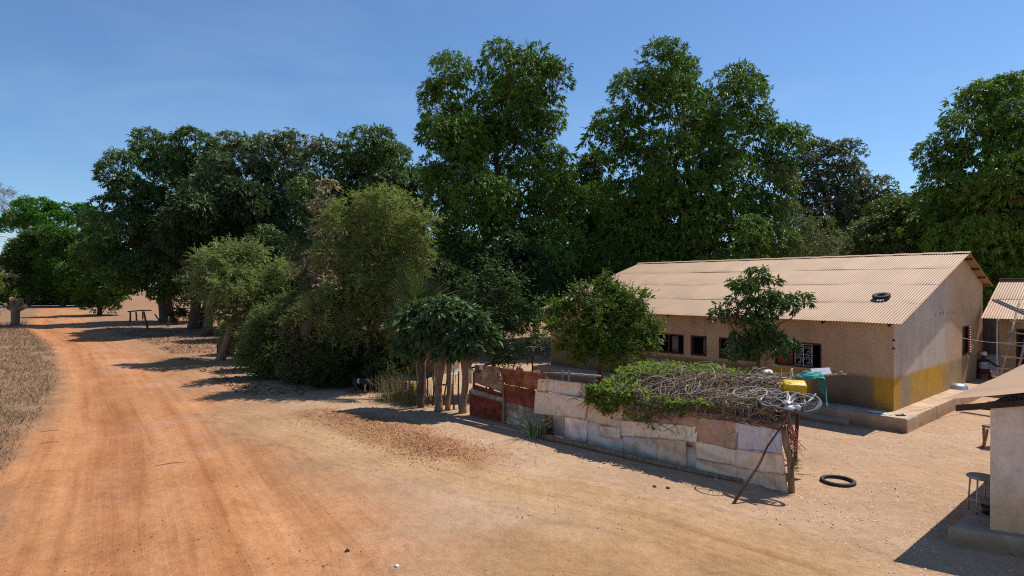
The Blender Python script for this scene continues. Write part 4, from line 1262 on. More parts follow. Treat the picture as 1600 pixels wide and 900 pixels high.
def blades(mb, base, n, r, h=(0.2, 0.5), spread=0.3, w=0.012, lean=0.5, cols=((0.2, 0.15, 0.08), (0.35, 0.28, 0.12)), seg=3):
    base = np.asarray(base, float)
    th = r.random(n) * 2 * math.pi
    b = base + np.column_stack([r.normal(size=n) * spread, r.normal(size=n) * spread, np.zeros(n)])
    hh = h[0] + (h[1] - h[0]) * r.random(n)
    d = np.column_stack([np.cos(th), np.sin(th), np.zeros(n)]) * (lean * r.random(n) * hh)[:, None]
    sd = np.column_stack([-np.sin(th), np.cos(th), np.zeros(n)]) * w
    rows = []
    for k in range(seg + 1):
        f = k / seg
        c = b + d * f ** 1.6 + np.column_stack([np.zeros(n), np.zeros(n), hh * (f - 0.12 * lean * f * f)])
        rows.append(c - sd * (1 - f * 0.9)); rows.append(c + sd * (1 - f * 0.9))
    V_ = np.stack(rows, 1); m = 2 * (seg + 1)
    q = []
    for k in range(seg):
        q.append(np.arange(n)[:, None] * m + np.array([2 * k, 2 * k + 1, 2 * k + 3, 2 * k + 2])[None, :])
    q = np.concatenate(q)
    t = r.random((n, 1)); cc = np.array(cols[0]) * (1 - t) + np.array(cols[1]) * t
    mb.add(V_.reshape(-1, 3), q, np.repeat(cc, m, axis=0))


def grassy(px, py, y, label, n, h, spread, cols, lean=0.8, w=0.012, seed=1, name='grassy_bush', cat='bush'):
    r = np.random.default_rng(seed); mb = MB(); b = W(px, py, y); b[2] = -0.02
    blades(mb, b, n, r, h, spread, w, lean, cols)
    return tag(mb.build(name, M['dry'], None, origin=b), label, cat)


grassy(620, 620, 23.0, 'dry straw-coloured grassy bush between the hedge and the pale pollarded trunks', 700, (0.35, 1.25), 0.34, ((0.13, 0.11, 0.05), (0.30, 0.26, 0.12)), 0.9, 0.008, 61)
grassy(650, 632, 22.2, 'sparse brown grassy bush left of the brown pollarded trunk', 450, (0.4, 1.2), 0.25, ((0.14, 0.10, 0.05), (0.26, 0.21, 0.09)), 0.8, 0.008, 62)
grassy(838, 682, 17.4, 'spiky grey-green plant growing against the rusty sheet fence', 140, (0.5, 0.85), 0.09, ((0.17, 0.20, 0.08), (0.33, 0.35, 0.20)), 1.5, 0.018, 63, 'spiky_plant', 'plant')

# pollarded live posts with drooping big leaves
BL = dict(clump=0.42, ros=16, nl=6, L=0.25, Wr=0.42, droop=0.9, cols=((0.04, 0.085, 0.026), (0.11, 0.17, 0.06)), coverage=1.5)
for k, (px, py, y, rr, lob, lab, bk) in enumerate([
    (658, 636, 21.7, 0.10, [(650, 508, 22), (662, 490, 20), (645, 535, 18)], 'pollarded tree with a thin brown trunk, leftmost of the row beside the rusty fence', 'bark'),
    (685, 642, 21.0, 0.14, [(690, 488, 24), (675, 520, 26), (705, 515, 22)], 'pollarded tree with a thick fluted pale trunk in the row beside the rusty fence', 'bark_pale'),
    (699, 642, 21.2, 0.085, [(715, 490, 20), (705, 530, 24)], 'pollarded tree with a slim straight pale trunk in the row beside the rusty fence', 'bark_pale'),
    (722, 645, 20.7, 0.125, [(735, 505, 22), (725, 532, 24), (752, 525, 16)], 'pollarded tree with a forked pale trunk nearest the rusty fence', 'bark_pale')]):
    r = np.random.default_rng(70 + k)
    t = thing('pollarded_tree', W(px, py, y) * np.array((1, 1, 0)), lab, 'tree', 'pollarded live posts beside the rusty fence')
    lobes = []
    for (a, b, c) in lob:
        p = W(a, b, y); R = c * y / F; p[1] += (r.random() - 0.5) * R
        lobes.append((*p, R, R, R * 0.9))
    mb = MB(); crown_mesh(mb, lobes, r, **BL); mb.build('crown', M['leaf'], t)
    b = W(px, py, y); b[2] = -0.1; top = W(px + (3 if k != 3 else 8), 560, y)
    for j in range(1 if k != 1 else 1):
        mb = MB()
        mb.tube([b, b + (top - b) * 0.15, b + (top - b) * 0.5 + r.normal(size=3) * 0.03, b + (top - b) * 0.8, top + UP * 0.05], [rr * 1.25, rr, rr * 0.9, rr * 1.05, rr * 1.2], 9)
        for dx in ((-0.9, 0.8) if rr > 0.1 else (0.3,)):
            mb.tube([b + (top - b) * 0.62, top + np.array((dx * rr * 1.6, 0, 0.10)), top + np.array((dx * rr * 3, 0, 0.7))], [rr * 0.7, rr * 0.62, rr * 0.3], 7)
        for i in range(len(lobes)):
            limb(mb, top, np.array(lobes[i][:3]), rr * 0.35, 0.01, r, n_sides=5)
        mb.build('trunk', M[bk], t, True)

tree('citrus_tree', (-0.85, 24.2), 24, [(770, 418, 18), (745, 448, 24), (800, 445, 22), (780, 478, 38), (832, 478, 20), (758, 515, 30), (820, 515, 32), (790, 535, 28), (845, 505, 14), (735, 478, 16)],
     'dark glossy citrus tree behind the pollarded trunks and rusty fence', seed=81, trunk_r=0.10, limbs=8, extra=False,
     clump=0.36, ros=12, nl=6, L=0.13, Wr=0.5, droop=0.3, core=False, cols=((0.03, 0.07, 0.016), (0.10, 0.16, 0.04)), spray=(7, 0.6, 15), coverage=2.2)
tree('round_tree', (2.9, 21.2), 20.5, [(950, 450, 24), (918, 466, 26), (985, 470, 26), (880, 497, 28), (940, 505, 42), (1000, 515, 30), (898, 538, 30), (960, 550, 32), (1022, 522, 16), (860, 510, 14), (1010, 545, 20)],
     'round bright green bushy tree in front of the left half of the house', seed=82, trunk_r=0.11, limbs=9,
     clump=0.36, ros=12, nl=7, L=0.11, Wr=0.42, droop=0.0, cols=((0.06, 0.12, 0.014), (0.18, 0.25, 0.03)), accent=(0.26, 0.20, 0.15), acc_p=0.05, spray=(14, 0.5, 18), coverage=1.5, shrink=0.65)
tree('small_tree', (7.75, 19.6), 19.3, [(1180, 428, 13), (1150, 455, 18), (1195, 452, 22), (1135, 478, 13), (1213, 478, 18), (1256, 470, 10), (1236, 474, 11), (1178, 498, 26), (1195, 538, 26), (1158, 542, 20), (1225, 540, 16), (1124, 494, 8)],
     'small open tree with drooping dark leaves in front of the house windows', seed=83, trunk_r=0.07, limbs=12, extra=False, fork=0.25,
     clump=0.26, ros=9, nl=7, L=0.17, Wr=0.36, droop=0.75, core=False, cols=((0.04, 0.085, 0.02), (0.12, 0.19, 0.04)), accent=(0.18, 0.08, 0.035), acc_p=0.10, coverage=2.2)

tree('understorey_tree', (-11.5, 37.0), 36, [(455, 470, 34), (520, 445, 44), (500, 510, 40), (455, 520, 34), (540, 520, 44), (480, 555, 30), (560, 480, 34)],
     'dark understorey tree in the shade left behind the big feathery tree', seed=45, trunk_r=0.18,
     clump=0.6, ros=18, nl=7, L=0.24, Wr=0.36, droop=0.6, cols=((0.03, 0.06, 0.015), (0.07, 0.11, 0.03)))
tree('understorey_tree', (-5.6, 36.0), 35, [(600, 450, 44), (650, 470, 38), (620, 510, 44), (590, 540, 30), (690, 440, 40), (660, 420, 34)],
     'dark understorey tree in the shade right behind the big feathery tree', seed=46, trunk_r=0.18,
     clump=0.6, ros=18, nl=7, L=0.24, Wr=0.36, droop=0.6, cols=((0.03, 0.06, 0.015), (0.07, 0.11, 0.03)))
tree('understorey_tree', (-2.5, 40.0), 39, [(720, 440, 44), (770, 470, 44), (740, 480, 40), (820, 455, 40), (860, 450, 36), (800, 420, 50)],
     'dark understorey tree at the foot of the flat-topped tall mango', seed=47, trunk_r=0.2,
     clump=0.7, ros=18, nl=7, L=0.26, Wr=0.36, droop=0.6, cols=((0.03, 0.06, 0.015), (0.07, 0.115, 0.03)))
# grey dry tree cut by the left picture edge
r = np.random.default_rng(91)
bp = W(-45, 520, 50.0); bp[2] = 0
t = thing('dry_tree', bp, 'grey leafless dry tree at the left picture edge', 'tree')
mb = MB()
mb.tube([bp - UP * 0.2, bp + UP * 4, bp + np.array((0.3, 0, 9)), bp + np.array((0.2, 0, 15))], [0.35, 0.28, 0.2, 0.04], 8)
for k in range(46):
    z = 2.5 + 12 * r.random(); a = r.random() * 6.283; L = (1.5 + 2.2 * r.random()) * (1.15 - z / 20)
    s = bp + UP * z + np.array((0.25, 0, 0)); e = s + np.array((math.cos(a) * L, math.sin(a) * L, 0.3 * r.normal()))
    limb(mb, s, e, 0.06, 0.012, r, n_sides=4, seg=4)
    for j in range(5):
        q = s + (e - s) * (0.3 + 0.7 * r.random()); limb(mb, q, q + r.normal(size=3) * 0.5 - UP * 0.25, 0.02, 0.006, r, n_sides=3, seg=3)
mb.build('trunk', M['wood_grey'], t)
mb = MB(); crown_mesh(mb, [(bp[0] + r.normal() * 1.2, bp[1] + r.normal(), 3 + k * 1.0, 1.1, 1.1, 0.7) for k in range(10)], r, clump=0.6, dens=0.6, ros=9, nl=6, L=0.5, Wr=0.07, droop=0.5, core=False, cols=((0.13, 0.10, 0.08), (0.26, 0.21, 0.15)))
mb.build('crown', M['dry'], t)


# fan palms half hidden in the trees
def fan(mb, c, axis_, up_, R, n, col, spread=1.25, r=None):
    axis_ = unit(np.asarray(axis_, float)); up_ = np.asarray(up_, float); up_ = unit(up_ - axis_ * np.dot(up_, axis_)); nn = np.cross(axis_, up_)
    for k in range(n):
        a = -spread + 2 * spread * k / (n - 1)
        d = axis_ * math.cos(a) + up_ * math.sin(a)
        sd = -axis_ * math.sin(a) + up_ * math.cos(a)
        L = R * (0.88 + 0.12 * math.cos(a * 0.8)) * (0.95 + 0.1 * r.random())
        w = R * spread / n * 0.62
        dr_ = nn * (0.05 * R * (-1) ** k * 0.4)
        p0 = c; p1 = c + d * L * 0.55; p2 = c + d * L - UP * 0.06 * L
        mb.add([p0, p1 - sd * w + dr_, p1 + dr_ * -0.6, p1 + sd * w + dr_, p2], [(0, 1, 2), (0, 2, 3), (1, 4, 2), (2, 4, 3)], np.array(col) * (0.75 + 0.5 * r.random()))


r = np.random.default_rng(95)
fp = np.array((-3.6, 24.6, 0.0))
t = thing('fan_palm', fp, 'young green fan palm behind the drooping-leaved pollarded trees', 'palm')
mb = MB(); mb.tube([fp - UP * 0.1, fp + UP * 1.2, fp + UP * 2.2], [0.16, 0.15, 0.12], 8); mb.build('trunk', M['bark'], t)
crown_c = fp + UP * 2.2
for (cx, cy, axp, R, sp) in ((655, 482, (0.75, 0.15, 0.75), 1.75, 1.0), (640, 470, (-0.2, -0.3, 1.0), 1.3, 1.1), (668, 505, (0.9, -0.5, 0.35), 1.2, 1.1), (632, 500, (-0.9, -0.2, 0.3), 1.2, 1.1)):
    c = W(cx, cy, 24.3); mb = MB(); mb.tube([crown_c, (crown_c + c) / 2 + UP * 0.05, c], [0.035, 0.03, 0.022], 5, col=(0.12, 0.14, 0.04))
    fan(mb, c, axp, (-0.7, 0, 0.7), R, 26, (0.09, 0.125, 0.05), sp, r); mb.build('frond', M['leaf'], t)
fp = W(512, 560, 26.6); fp[2] = 0
t = thing('fan_palm', fp, 'fan palm with pale dry fronds poking out left of the big feathery tree', 'palm')
mb = MB(); mb.tube([fp - UP * 0.1, fp + UP * 1.5], [0.14, 0.11], 8); mb.build('trunk', M['bark'], t)
for (cx, cy, axp, R, sp, cl_) in ((498, 482, (-0.75, -0.2, 0.55), 1.1, 0.55, (0.34, 0.30, 0.16)), (492, 500, (-0.6, -0.6, -0.6), 0.9, 0.8, (0.20, 0.17, 0.09))):
    c = W(cx, cy, 26.2); mb = MB(); mb.tube([fp + UP * 1.5, c], [0.03, 0.02], 5, col=(0.2, 0.17, 0.08))
    fan(mb, c, axp, (0.5, 0, 0.8), R, 20, cl_, sp, r); mb.build('frond', M['dry'], t)

#==OBJECTS
# ------------------------------------------------------------------ fence of patched sheets
FA = np.array((-1.38, 20.4, 0.0)); FB = np.array((5.77, 12.74, 0.0))
FL = np.linalg.norm(FB - FA); FU = (FB - FA) / FL; FN = np.array((-FU[1], FU[0], 0)); FN = -FN if FN[1] > 0 else FN   # faces the road


def fpt(px, py, off=0.0):
    """point of the fence plane seen at a photo position, moved off the plane towards the road"""
    k = (px - 800) / F
    u = (k * FA[1] - FA[0]) / (FU[0] - k * FU[1])
    y = FA[1] + FU[1] * u
    return FA + FU * u + UP * (H - (py - HZ) / F * y) + FN * off


def sheet(parent, px, col, off, r, name='sheet', mat_='sheet', corr=None, amp=0.02, corr_amp=0.012, nu=22, nv=14, label=None, thick=0.004):
    """px: four photo corners (top left, top right, bottom right, bottom left)"""
    P = [fpt(x, y, off) for x, y in px]
    u = np.linspace(0, 1, nu + 1); v = np.linspace(0, 1, nv + 1)
    if corr:
        nu = int(corr * 6) if corr > 0 else nu
        nv_ = int(-corr * 6) if corr < 0 else nv
        u = np.linspace(0, 1, nu + 1); v = np.linspace(0, 1, nv_ + 1)
    eg = np.array([0.012, 0.03])
    if not corr or corr < 0: u = np.unique(np.concatenate([u, eg, 1 - eg]))
    if not corr or corr > 0: v = np.unique(np.concatenate([v, eg, 1 - eg]))
    UU, VV = np.meshgrid(u, v)
    Q = (P[0] * ((1 - UU) * (1 - VV))[..., None] + P[1] * (UU * (1 - VV))[..., None] + P[2] * (UU * VV)[..., None] + P[3] * ((1 - UU) * VV)[..., None])
    su = np.linalg.norm(P[1] - P[0]); sv = np.linalg.norm(P[3] - P[0])
    sd = int(r.integers(1000))
    h = (fbm(UU * su * 2.2 + sd, VV * sv * 2.2, sd, 3) - 0.5) * amp * 1.0
    for k in range(3):      # sharp creases
        a = r.random() * math.pi; o = r.random() * 0.6 + 0.2
        dd = (UU - o) * su * math.cos(a) + (VV - o) * sv * math.sin(a)
        h = h + amp * (1.3 - 0.3 * k) * np.maximum(0, 1 - np.abs(dd) / 0.17) * (1 if r.random() > 0.5 else -1)
    if corr:
        h = h * 0.4 + corr_amp * np.sin((UU * corr if corr > 0 else VV * -corr) * 2 * math.pi)
    Q = Q + h[..., None] * FN
    Q[..., 2] = np.maximum(Q[..., 2], 0.0)
    nn = fbm(UU * su * 2 + sd, VV * sv * 2, sd + 5)
    cc = np.array(col) * (0.85 + 0.30 * nn[..., None])
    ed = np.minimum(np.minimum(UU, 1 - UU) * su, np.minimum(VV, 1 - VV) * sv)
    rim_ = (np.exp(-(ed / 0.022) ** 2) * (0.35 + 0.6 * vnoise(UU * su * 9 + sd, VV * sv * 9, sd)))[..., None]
    cc = cc * (1 - rim_) + np.array((0.13, 0.07, 0.04)) * rim_  # rusty sheet rims; shade at the overlaps is painted into this dark border too
    a, b = UU.shape; ii = np.arange(a * b).reshape(a, b)
    q = np.stack([ii[:-1, :-1], ii[1:, :-1], ii[1:, 1:], ii[:-1, 1:]], -1).reshape(-1, 4)
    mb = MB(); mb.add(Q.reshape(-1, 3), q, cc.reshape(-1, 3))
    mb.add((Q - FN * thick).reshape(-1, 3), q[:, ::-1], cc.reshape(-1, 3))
    rim = np.concatenate([ii[0, :], ii[1:, -1], ii[-1, -2::-1], ii[-2:0:-1, 0]])
    m = len(rim); base = np.concatenate([Q.reshape(-1, 3)[rim], (Q - FN * thick).reshape(-1, 3)[rim]])
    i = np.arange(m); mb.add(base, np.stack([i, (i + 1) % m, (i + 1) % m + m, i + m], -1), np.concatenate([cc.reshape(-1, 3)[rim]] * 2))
    o = mb.build(name, M[mat_], parent, True)
    if label: o['label'] = label
    return o


r = np.random.default_rng(101)
fence = thing('sheet_metal_fence', (FA + FB) / 2 + FU * 1.2, 'patchwork fence of flat crumpled grey and tan metal sheets under the brush pile', 'fence')
TAN = (0.80, 0.55, 0.37); SIL = (0.72, 0.61, 0.53); BLU = (0.54, 0.53, 0.58); BRN = (0.46, 0.24, 0.13); PAL = (0.93, 0.70, 0.51); RSV = (0.52, 0.31, 0.20)
SHEETS = [
    ([(843, 591), (868, 593), (866, 613), (841, 611)], TAN, 0.030), ([(858, 592), (930, 600), (929, 624), (856, 612)], SIL, 0.020),
    ([(840, 610), (922, 621), (919, 654), (837, 646)], PAL, 0.050), ([(884, 652), (921, 656), (919, 696), (884, 690)], SIL, 0.028),
    ([(918, 618), (977, 628), (975, 670), (916, 657)], TAN, 0.036), ([(918, 656), (980, 668), (980, 709), (917, 697)], SIL, 0.020),
    ([(940, 663), (974, 667), (974, 685), (940, 681)], PAL, 0.060), ([(973, 656), (1034, 660), (1034, 684), (972, 680)], PAL, 0.062), ([(1030, 660), (1096, 665), (1092, 691), (1029, 684)], PAL, 0.055),
    ([(977, 680), (1032, 685), (1031, 722), (977, 711)], SIL, 0.034), ([(1028, 684), (1076, 688), (1075, 732), (1029, 723)], TAN, 0.044), ([(1072, 687), (1091, 690), (1090, 736), (1073, 731)], SIL, 0.026),
    ([(968, 622), (1035, 632), (1034, 664), (970, 658)], RSV, 0.028), ([(1030, 630), (1103, 642), (1098, 668), (1030, 662)], BRN, 0.034),
    ([(1100, 636), (1170, 647), (1167, 664), (1096, 650)], TAN, 0.026), ([(1160, 645), (1226, 655), (1224, 676), (1158, 662)], RSV, 0.022),
    ([(1097, 650), (1158, 657), (1154, 702), (1084, 688)], RSV, 0.050), ([(1152, 656), (1224, 672), (1226, 710), (1150, 701)], BLU, 0.046),
    ([(1090, 688), (1157, 700), (1157, 732), (1089, 717)], PAL, 0.030), ([(1152, 700), (1227, 709), (1231, 744), (1152, 730)], PAL, 0.036),
    ([(1089, 715), (1158, 728), (1160, 757), (1089, 738)], TAN, 0.052), ([(1153, 728), (1231, 741), (1237, 773), (1155, 756)], TAN, 0.058),
]
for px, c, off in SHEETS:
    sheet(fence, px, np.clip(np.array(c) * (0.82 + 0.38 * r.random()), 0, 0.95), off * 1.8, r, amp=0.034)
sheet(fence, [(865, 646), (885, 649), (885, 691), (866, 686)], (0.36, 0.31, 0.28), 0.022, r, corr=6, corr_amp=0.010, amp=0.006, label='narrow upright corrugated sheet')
for u in (3.45, 5.4, 7.2, 9.0):
    mb = MB(); b = FA + FU * u - FN * 0.06
    mb.tube([b - UP * 0.2, b + UP * 0.9 + np.array((0.02, 0.02, 0)), b + UP * 1.62], [0.05, 0.045, 0.04], 7); mb.build('post', M['wood'], fence)
for z in (0.5, 1.35):
    mb = MB(); mb.tube([FA + FU * 3.3 - FN * 0.02 + UP * z, FA + FU * 6.8 - FN * 0.025 + UP * (z + 0.04), FA + FU * 10.3 - FN * 0.02 + UP * z], 0.025, 6); mb.build('rail', M['wood'], fence)

rust = thing('rusty_fence', FA + FU * 1.6, 'rusty corrugated iron fence beside the pale pollarded trunks', 'fence')
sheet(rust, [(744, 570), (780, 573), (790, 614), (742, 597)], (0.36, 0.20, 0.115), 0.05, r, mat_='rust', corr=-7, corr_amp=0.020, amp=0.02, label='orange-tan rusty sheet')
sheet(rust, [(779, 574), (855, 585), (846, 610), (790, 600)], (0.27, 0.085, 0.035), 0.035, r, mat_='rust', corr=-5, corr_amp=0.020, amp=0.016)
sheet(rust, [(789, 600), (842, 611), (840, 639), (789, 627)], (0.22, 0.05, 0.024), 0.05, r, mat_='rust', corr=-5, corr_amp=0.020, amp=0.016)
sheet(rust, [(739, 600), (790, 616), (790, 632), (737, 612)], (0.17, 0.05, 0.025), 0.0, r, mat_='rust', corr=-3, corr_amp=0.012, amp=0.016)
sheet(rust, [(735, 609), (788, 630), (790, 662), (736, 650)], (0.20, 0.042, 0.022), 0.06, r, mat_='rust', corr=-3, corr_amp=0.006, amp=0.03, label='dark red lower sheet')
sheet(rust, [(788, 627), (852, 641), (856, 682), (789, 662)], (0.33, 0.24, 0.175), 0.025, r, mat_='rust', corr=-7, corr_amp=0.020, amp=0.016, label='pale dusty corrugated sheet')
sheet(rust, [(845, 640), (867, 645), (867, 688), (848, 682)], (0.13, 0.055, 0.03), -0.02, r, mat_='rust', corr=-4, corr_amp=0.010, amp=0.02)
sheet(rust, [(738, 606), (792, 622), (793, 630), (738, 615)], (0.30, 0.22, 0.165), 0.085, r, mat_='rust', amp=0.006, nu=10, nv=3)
mb = MB(); a = fpt(788, 566, 0.10); b = fpt(790, 664, 0.10); b[2] = -0.1
mb.tube([b, b + (a - b) * 0.4 + FU * 0.04, a - UP * 0.35], [0.05, 0.04, 0.035], 7); mb.build('post', M['bark_pale'], rust)
for u in (0.12, 2.9):
    mb = MB(); b = FA + FU * u - FN * 0.05; mb.tube([b - UP * 0.2, b + UP * 1.45], 0.045, 7); mb.build('post', M['wood'], rust)

# cloths thrown over the rusty fence
def cloth(name, c, ex, w, drop_front, drop_back, mat_, label, seed, cat='cloth', over=None):
    rr = np.random.default_rng(seed); c = np.asarray(c, float); over = FN if over is None else over
    nu, nv = 14, 22; mb = MB(); tot = drop_front + drop_back
    UU, VV = np.meshgrid(np.linspace(-0.5, 0.5, nu), np.linspace(-drop_back, drop_front, nv))
    rad = 0.045
    ang = np.clip(VV / rad, -math.pi / 2, math.pi / 2)
    outd = np.sin(ang) * rad; dz = np.cos(ang) * rad - np.maximum(0, np.abs(VV) - rad * math.pi / 2)
    wav = 0.03 * np.sin(UU * 22 + VV * 3 + seed) * np.clip(np.abs(VV) * 4, 0, 1) + 0.04 * (fbm(UU * 4, VV * 5, seed) - 0.5)
    dz = dz + 0.12 * (fbm(UU * 3 + 5, VV * 0, seed) - 0.5) * np.abs(VV)
    P = c + UU[..., None] * ex * w * (1 - 0.25 * np.abs(VV) / max(tot, .1))[..., None] + (outd + wav + 0.02)[..., None] * over + dz[..., None] * UP
    ii = np.arange(nu * nv).reshape(nv, nu)
    q = np.stack([ii[:-1, :-1], ii[:-1, 1:], ii[1:, 1:], ii[1:, :-1]], -1).reshape(-1, 4)
    mb.add(P.reshape(-1, 3), q)
    return tag(mb.build(name, M[mat_], None, True), label, cat)


cloth('hanging_cloth', fpt(750, 571, 0.06) - UP * 0.03, FU, 0.22, 0.28, 0.2, 'olive_cloth', 'dark olive cloth draped over the top of the rusty fence', 3)
cloth('hanging_cloth', fpt(757, 571, 0.08), FU, 0.20, 0.20, 0.1, 'cream_cloth', 'cream rag draped over the rusty fence beside the olive cloth', 5)
cloth('hanging_cloth', fpt(737, 578, 0.02), FU, 0.20, 0.5, 0.1, 'cream_cloth', 'long cream rag hanging at the left end of the rusty fence', 8)

# ------------------------------------------------------------------ brush pile on the pen behind the fence
def pile_z(u, v):
    z = 1.52 + 0.40 * sstep(0.0, 1.4, v) - 0.20 * sstep(2.4, 3.2, v)
    z = z + 0.13 * sstep(7.4, 8.8, u) * sstep(1.7, 0.5, v) + 0.06 * sstep(8.8, 9.8, u + 0.41 * v) - 0.22 * sstep(5.8, 4.9, u)
    return z + 0.22 * (fbm(u * 1.1, v * 1.3, 7) - 0.5)


def ppt(u, v, dz=0.0):
    return FA + FU * u - FN * v + UP * (float(pile_z(np.array([u]), np.array([v]))[0]) + dz)


U0, U1, V1 = 5.25, 10.45, 2.9
pile = thing('brush_pile', FA + FU * 7.8 - FN * 1.5, 'heap of dry brown vines and twigs covering the pen behind the sheet metal fence', 'brush pile')
mb = MB()
uu = np.linspace(U0, U1, 50); vv = np.linspace(-0.12, V1, 26)
UU, VV = np.meshgrid(uu, vv)
edge_d = np.minimum(np.minimum(UU - U0, U1 - UU), np.minimum(VV + 0.12, V1 - VV))
UU = U0 + (UU - U0) * (U1 - 0.41 * np.maximum(VV, 0) - U0) / (U1 - U0)
top = pile_z(UU, VV) - 0.10 - 0.14 * np.exp(-edge_d / 0.10)
bot = np.minimum(top - 0.03, 1.50 + 0.02 * np.sin(UU * 5))
P = FA + UU[..., None] * FU - VV[..., None] * FN
P1 = P + top[..., None] * UP; P2 = P + bot[..., None] * UP
a, b = UU.shape; ii = np.arange(a * b).reshape(a, b)
q = np.stack([ii[:-1, :-1], ii[:-1, 1:], ii[1:, 1:], ii[1:, :-1]], -1).reshape(-1, 4)
nn = fbm(UU * 5, VV * 5, 3)
mb.add(P1.reshape(-1, 3), q, (np.array((0.085, 0.055, 0.04)) * (0.6 + 0.8 * nn[..., None])).reshape(-1, 3))
mb.add(P2.reshape(-1, 3), q[:, ::-1], (0.06, 0.04, 0.03))
rim = np.concatenate([ii[0, :], ii[1:, -1], ii[-1, -2::-1], ii[-2:0:-1, 0]]); m = len(rim); i = np.arange(m)
mb.add(np.concatenate([P1.reshape(-1, 3)[rim], P2.reshape(-1, 3)[rim]]), np.stack([i, (i + 1) % m, (i + 1) % m + m, i + m], -1), (0.07, 0.045, 0.035))
mb.build('matted_core', M['twig'], pile, True)


def vines(n, ur, vr, lens, rad, cols, r, lift=(0.0, 0.16), hang=0.0, wob=0.5):
    mb = MB()
    for k in range(n):
        u = ur[0] + (ur[1] - ur[0]) * r.random(); v = vr[0] + (vr[1] - vr[0]) * r.random()
        a = r.random() * 6.283; L = lens[0] + (lens[1] - lens[0]) * r.random() ** 1.5; seg = 6
        pts = []; lf = lift[0] + (lift[1] - lift[0]) * r.random()
        curv = r.normal() * wob
        for j in range(seg + 1):
            vn = min(v, V1); un = min(max(u, U0 - 0.05), U1 + 0.12 * r.random() - 0.41 * max(vn, 0))
            z = float(pile_z(np.array([un]), np.array([max(vn, 0)]))[0])
            over = min(max(0, -vn - 0.02), 0.22)
            p = FA + FU * un - FN * max(vn, -0.10 - 0.05 * r.random()) + UP * (z - 0.06 + lf * math.sin(j / seg * math.pi) - over * 1.6)
            pts.append(p)
            u += math.cos(a) * L / seg; v += math.sin(a) * L / seg; a += curv + r.normal() * 0.25
        c = np.array(cols[r.integers(len(cols))]) * (0.6 + 0.7 * r.random())
        rr = rad[0] + (rad[1] - rad[0]) * r.random() ** 2
        mb.tube(pts, [rr] * 4 + [rr * 0.8, rr * 0.6, rr * 0.4], 4, False, c)
    return mb


VC = ((0.34, 0.235, 0.155), (0.26, 0.16, 0.11), (0.42, 0.29, 0.16), (0.15, 0.10, 0.075), (0.42, 0.34, 0.27), (0.36, 0.20, 0.08), (0.11, 0.075, 0.055))
r = np.random.default_rng(111)
vines(1300, (5.3, 10.5), (-0.10, 3.0), (0.4, 1.8), (0.004, 0.015), VC, r, lift=(0.0, 0.22)).build('twig_tangle', M['twig'], pile)
vines(330, (7.4, 10.5), (-0.10, 0.35), (0.3, 0.9), (0.004, 0.010), VC + ((0.50, 0.27, 0.08),), r, lift=(0, 0.08)).build('twig_fringe', M['twig'], pile)
vines(75, (6.0, 10.4), (0.0, 2.8), (1.2, 2.6), (0.005, 0.013), ((0.42, 0.36, 0.24), (0.40, 0.30, 0.22), (0.55, 0.44, 0.30)), r, lift=(0.10, 0.42), wob=0.25).build('long_vine', M['twig'], pile)
# long stems hanging over the sheets
mb = MB()
for k in range(22):
    u = 5.2 + 5.3 * r.random(); L = 0.2 + 0.65 * r.random() ** 1.5
    z = 1.58; p = [FA + FU * u - FN * 0.1 + UP * (z + 0.05)]
    for j in range(1, 6):
        p.append(FA + FU * (u + r.normal() * 0.06 * j) + FN * (0.07 + 0.02 * r.random()) + UP * (z - L * j / 5))
    mb.tube(p, [0.007, 0.006, 0.006, 0.005, 0.004, 0.003], 4, False, np.array(VC[k % 5]))
mb.build('hanging_stem', M['twig'], pile)
# frame of the pen
for (u, v, px, py) in ((10.35, 2.25, 0, 0), (5.2, 2.8, 0, 0), (7.6, 2.9, 0, 0)):
    mb = MB(); b = FA + FU * u - FN * v
    if u > 10: b = gnd(1243, 724)
    mb.tube([b - UP * 0.2, b + UP * 0.5 + np.array((0.02, 0.01, 0)), b + UP * 1.1 + np.array((0.06, 0, 0)), b + UP * 1.75 + np.array((0.14, 0.02, 0))], [0.05, 0.045, 0.042, 0.04], 7); mb.build('post', M['dark_wood'] if u < 10 else M['frame_red'], pile)

# mossy corner post, leaning stick, pole on the ground
b = FB + FU * 0.02 - FN * 0.02
t = thing('corner_post', b, 'crooked mossy corner post at the right end of the sheet metal fence', 'post')
r = np.random.default_rng(120)
mb = MB(); tp = W(1226, 668, 12.78)
mb.tube([b - UP * 0.2, b + UP * 0.25 + FU * 0.0, b + UP * 0.7 - FU * 0.03, b + (tp - b) * 0.75, tp], [0.075, 0.065, 0.06, 0.075, 0.06], 9); mb.build('stake', M['bark_pale'], t, True)
mb = MB()
for k in range(40):
    s = b + UP * (0.45 + 0.85 * r.random()); limb(mb, s, s + np.array((0.05 + 0.22 * r.random(), -0.1 * r.random(), 0.1 * r.normal())), 0.006, 0.003, r, n_sides=3, seg=3)
mb.build('twig', M['bark_pale'], t)
mb = MB(); nl_ = 90; lc = b + UP * 0.62 + r.normal(size=(nl_, 3)) * np.array((0.05, 0.05, 0.16))
leaf_quads(mb, lc, unit(r.normal(size=(nl_, 3)) + np.array((0.4, 0, 0.3))), np.full(nl_, 0.10), np.full(nl_, 0.03), np.array((0.07, 0.12, 0.02)) * (0.6 + 0.8 * r.random((nl_, 1))), r)
mb.build('foliage', M['leaf_soft'], t)
a = gnd(1144, 789); e = W(1226, 664, 12.72) + FN * 0.10
mb = MB(); mb.tube([a - UP * 0.03, a + (e - a) * 0.3 + np.array((0.035, 0, 0.02)), a + (e - a) * 0.5 + np.array((0.03, 0, 0.0)), a + (e - a) * 0.72 + np.array((-0.02, 0, 0.02)), e], [0.030, 0.026, 0.024, 0.020, 0.015], 7)
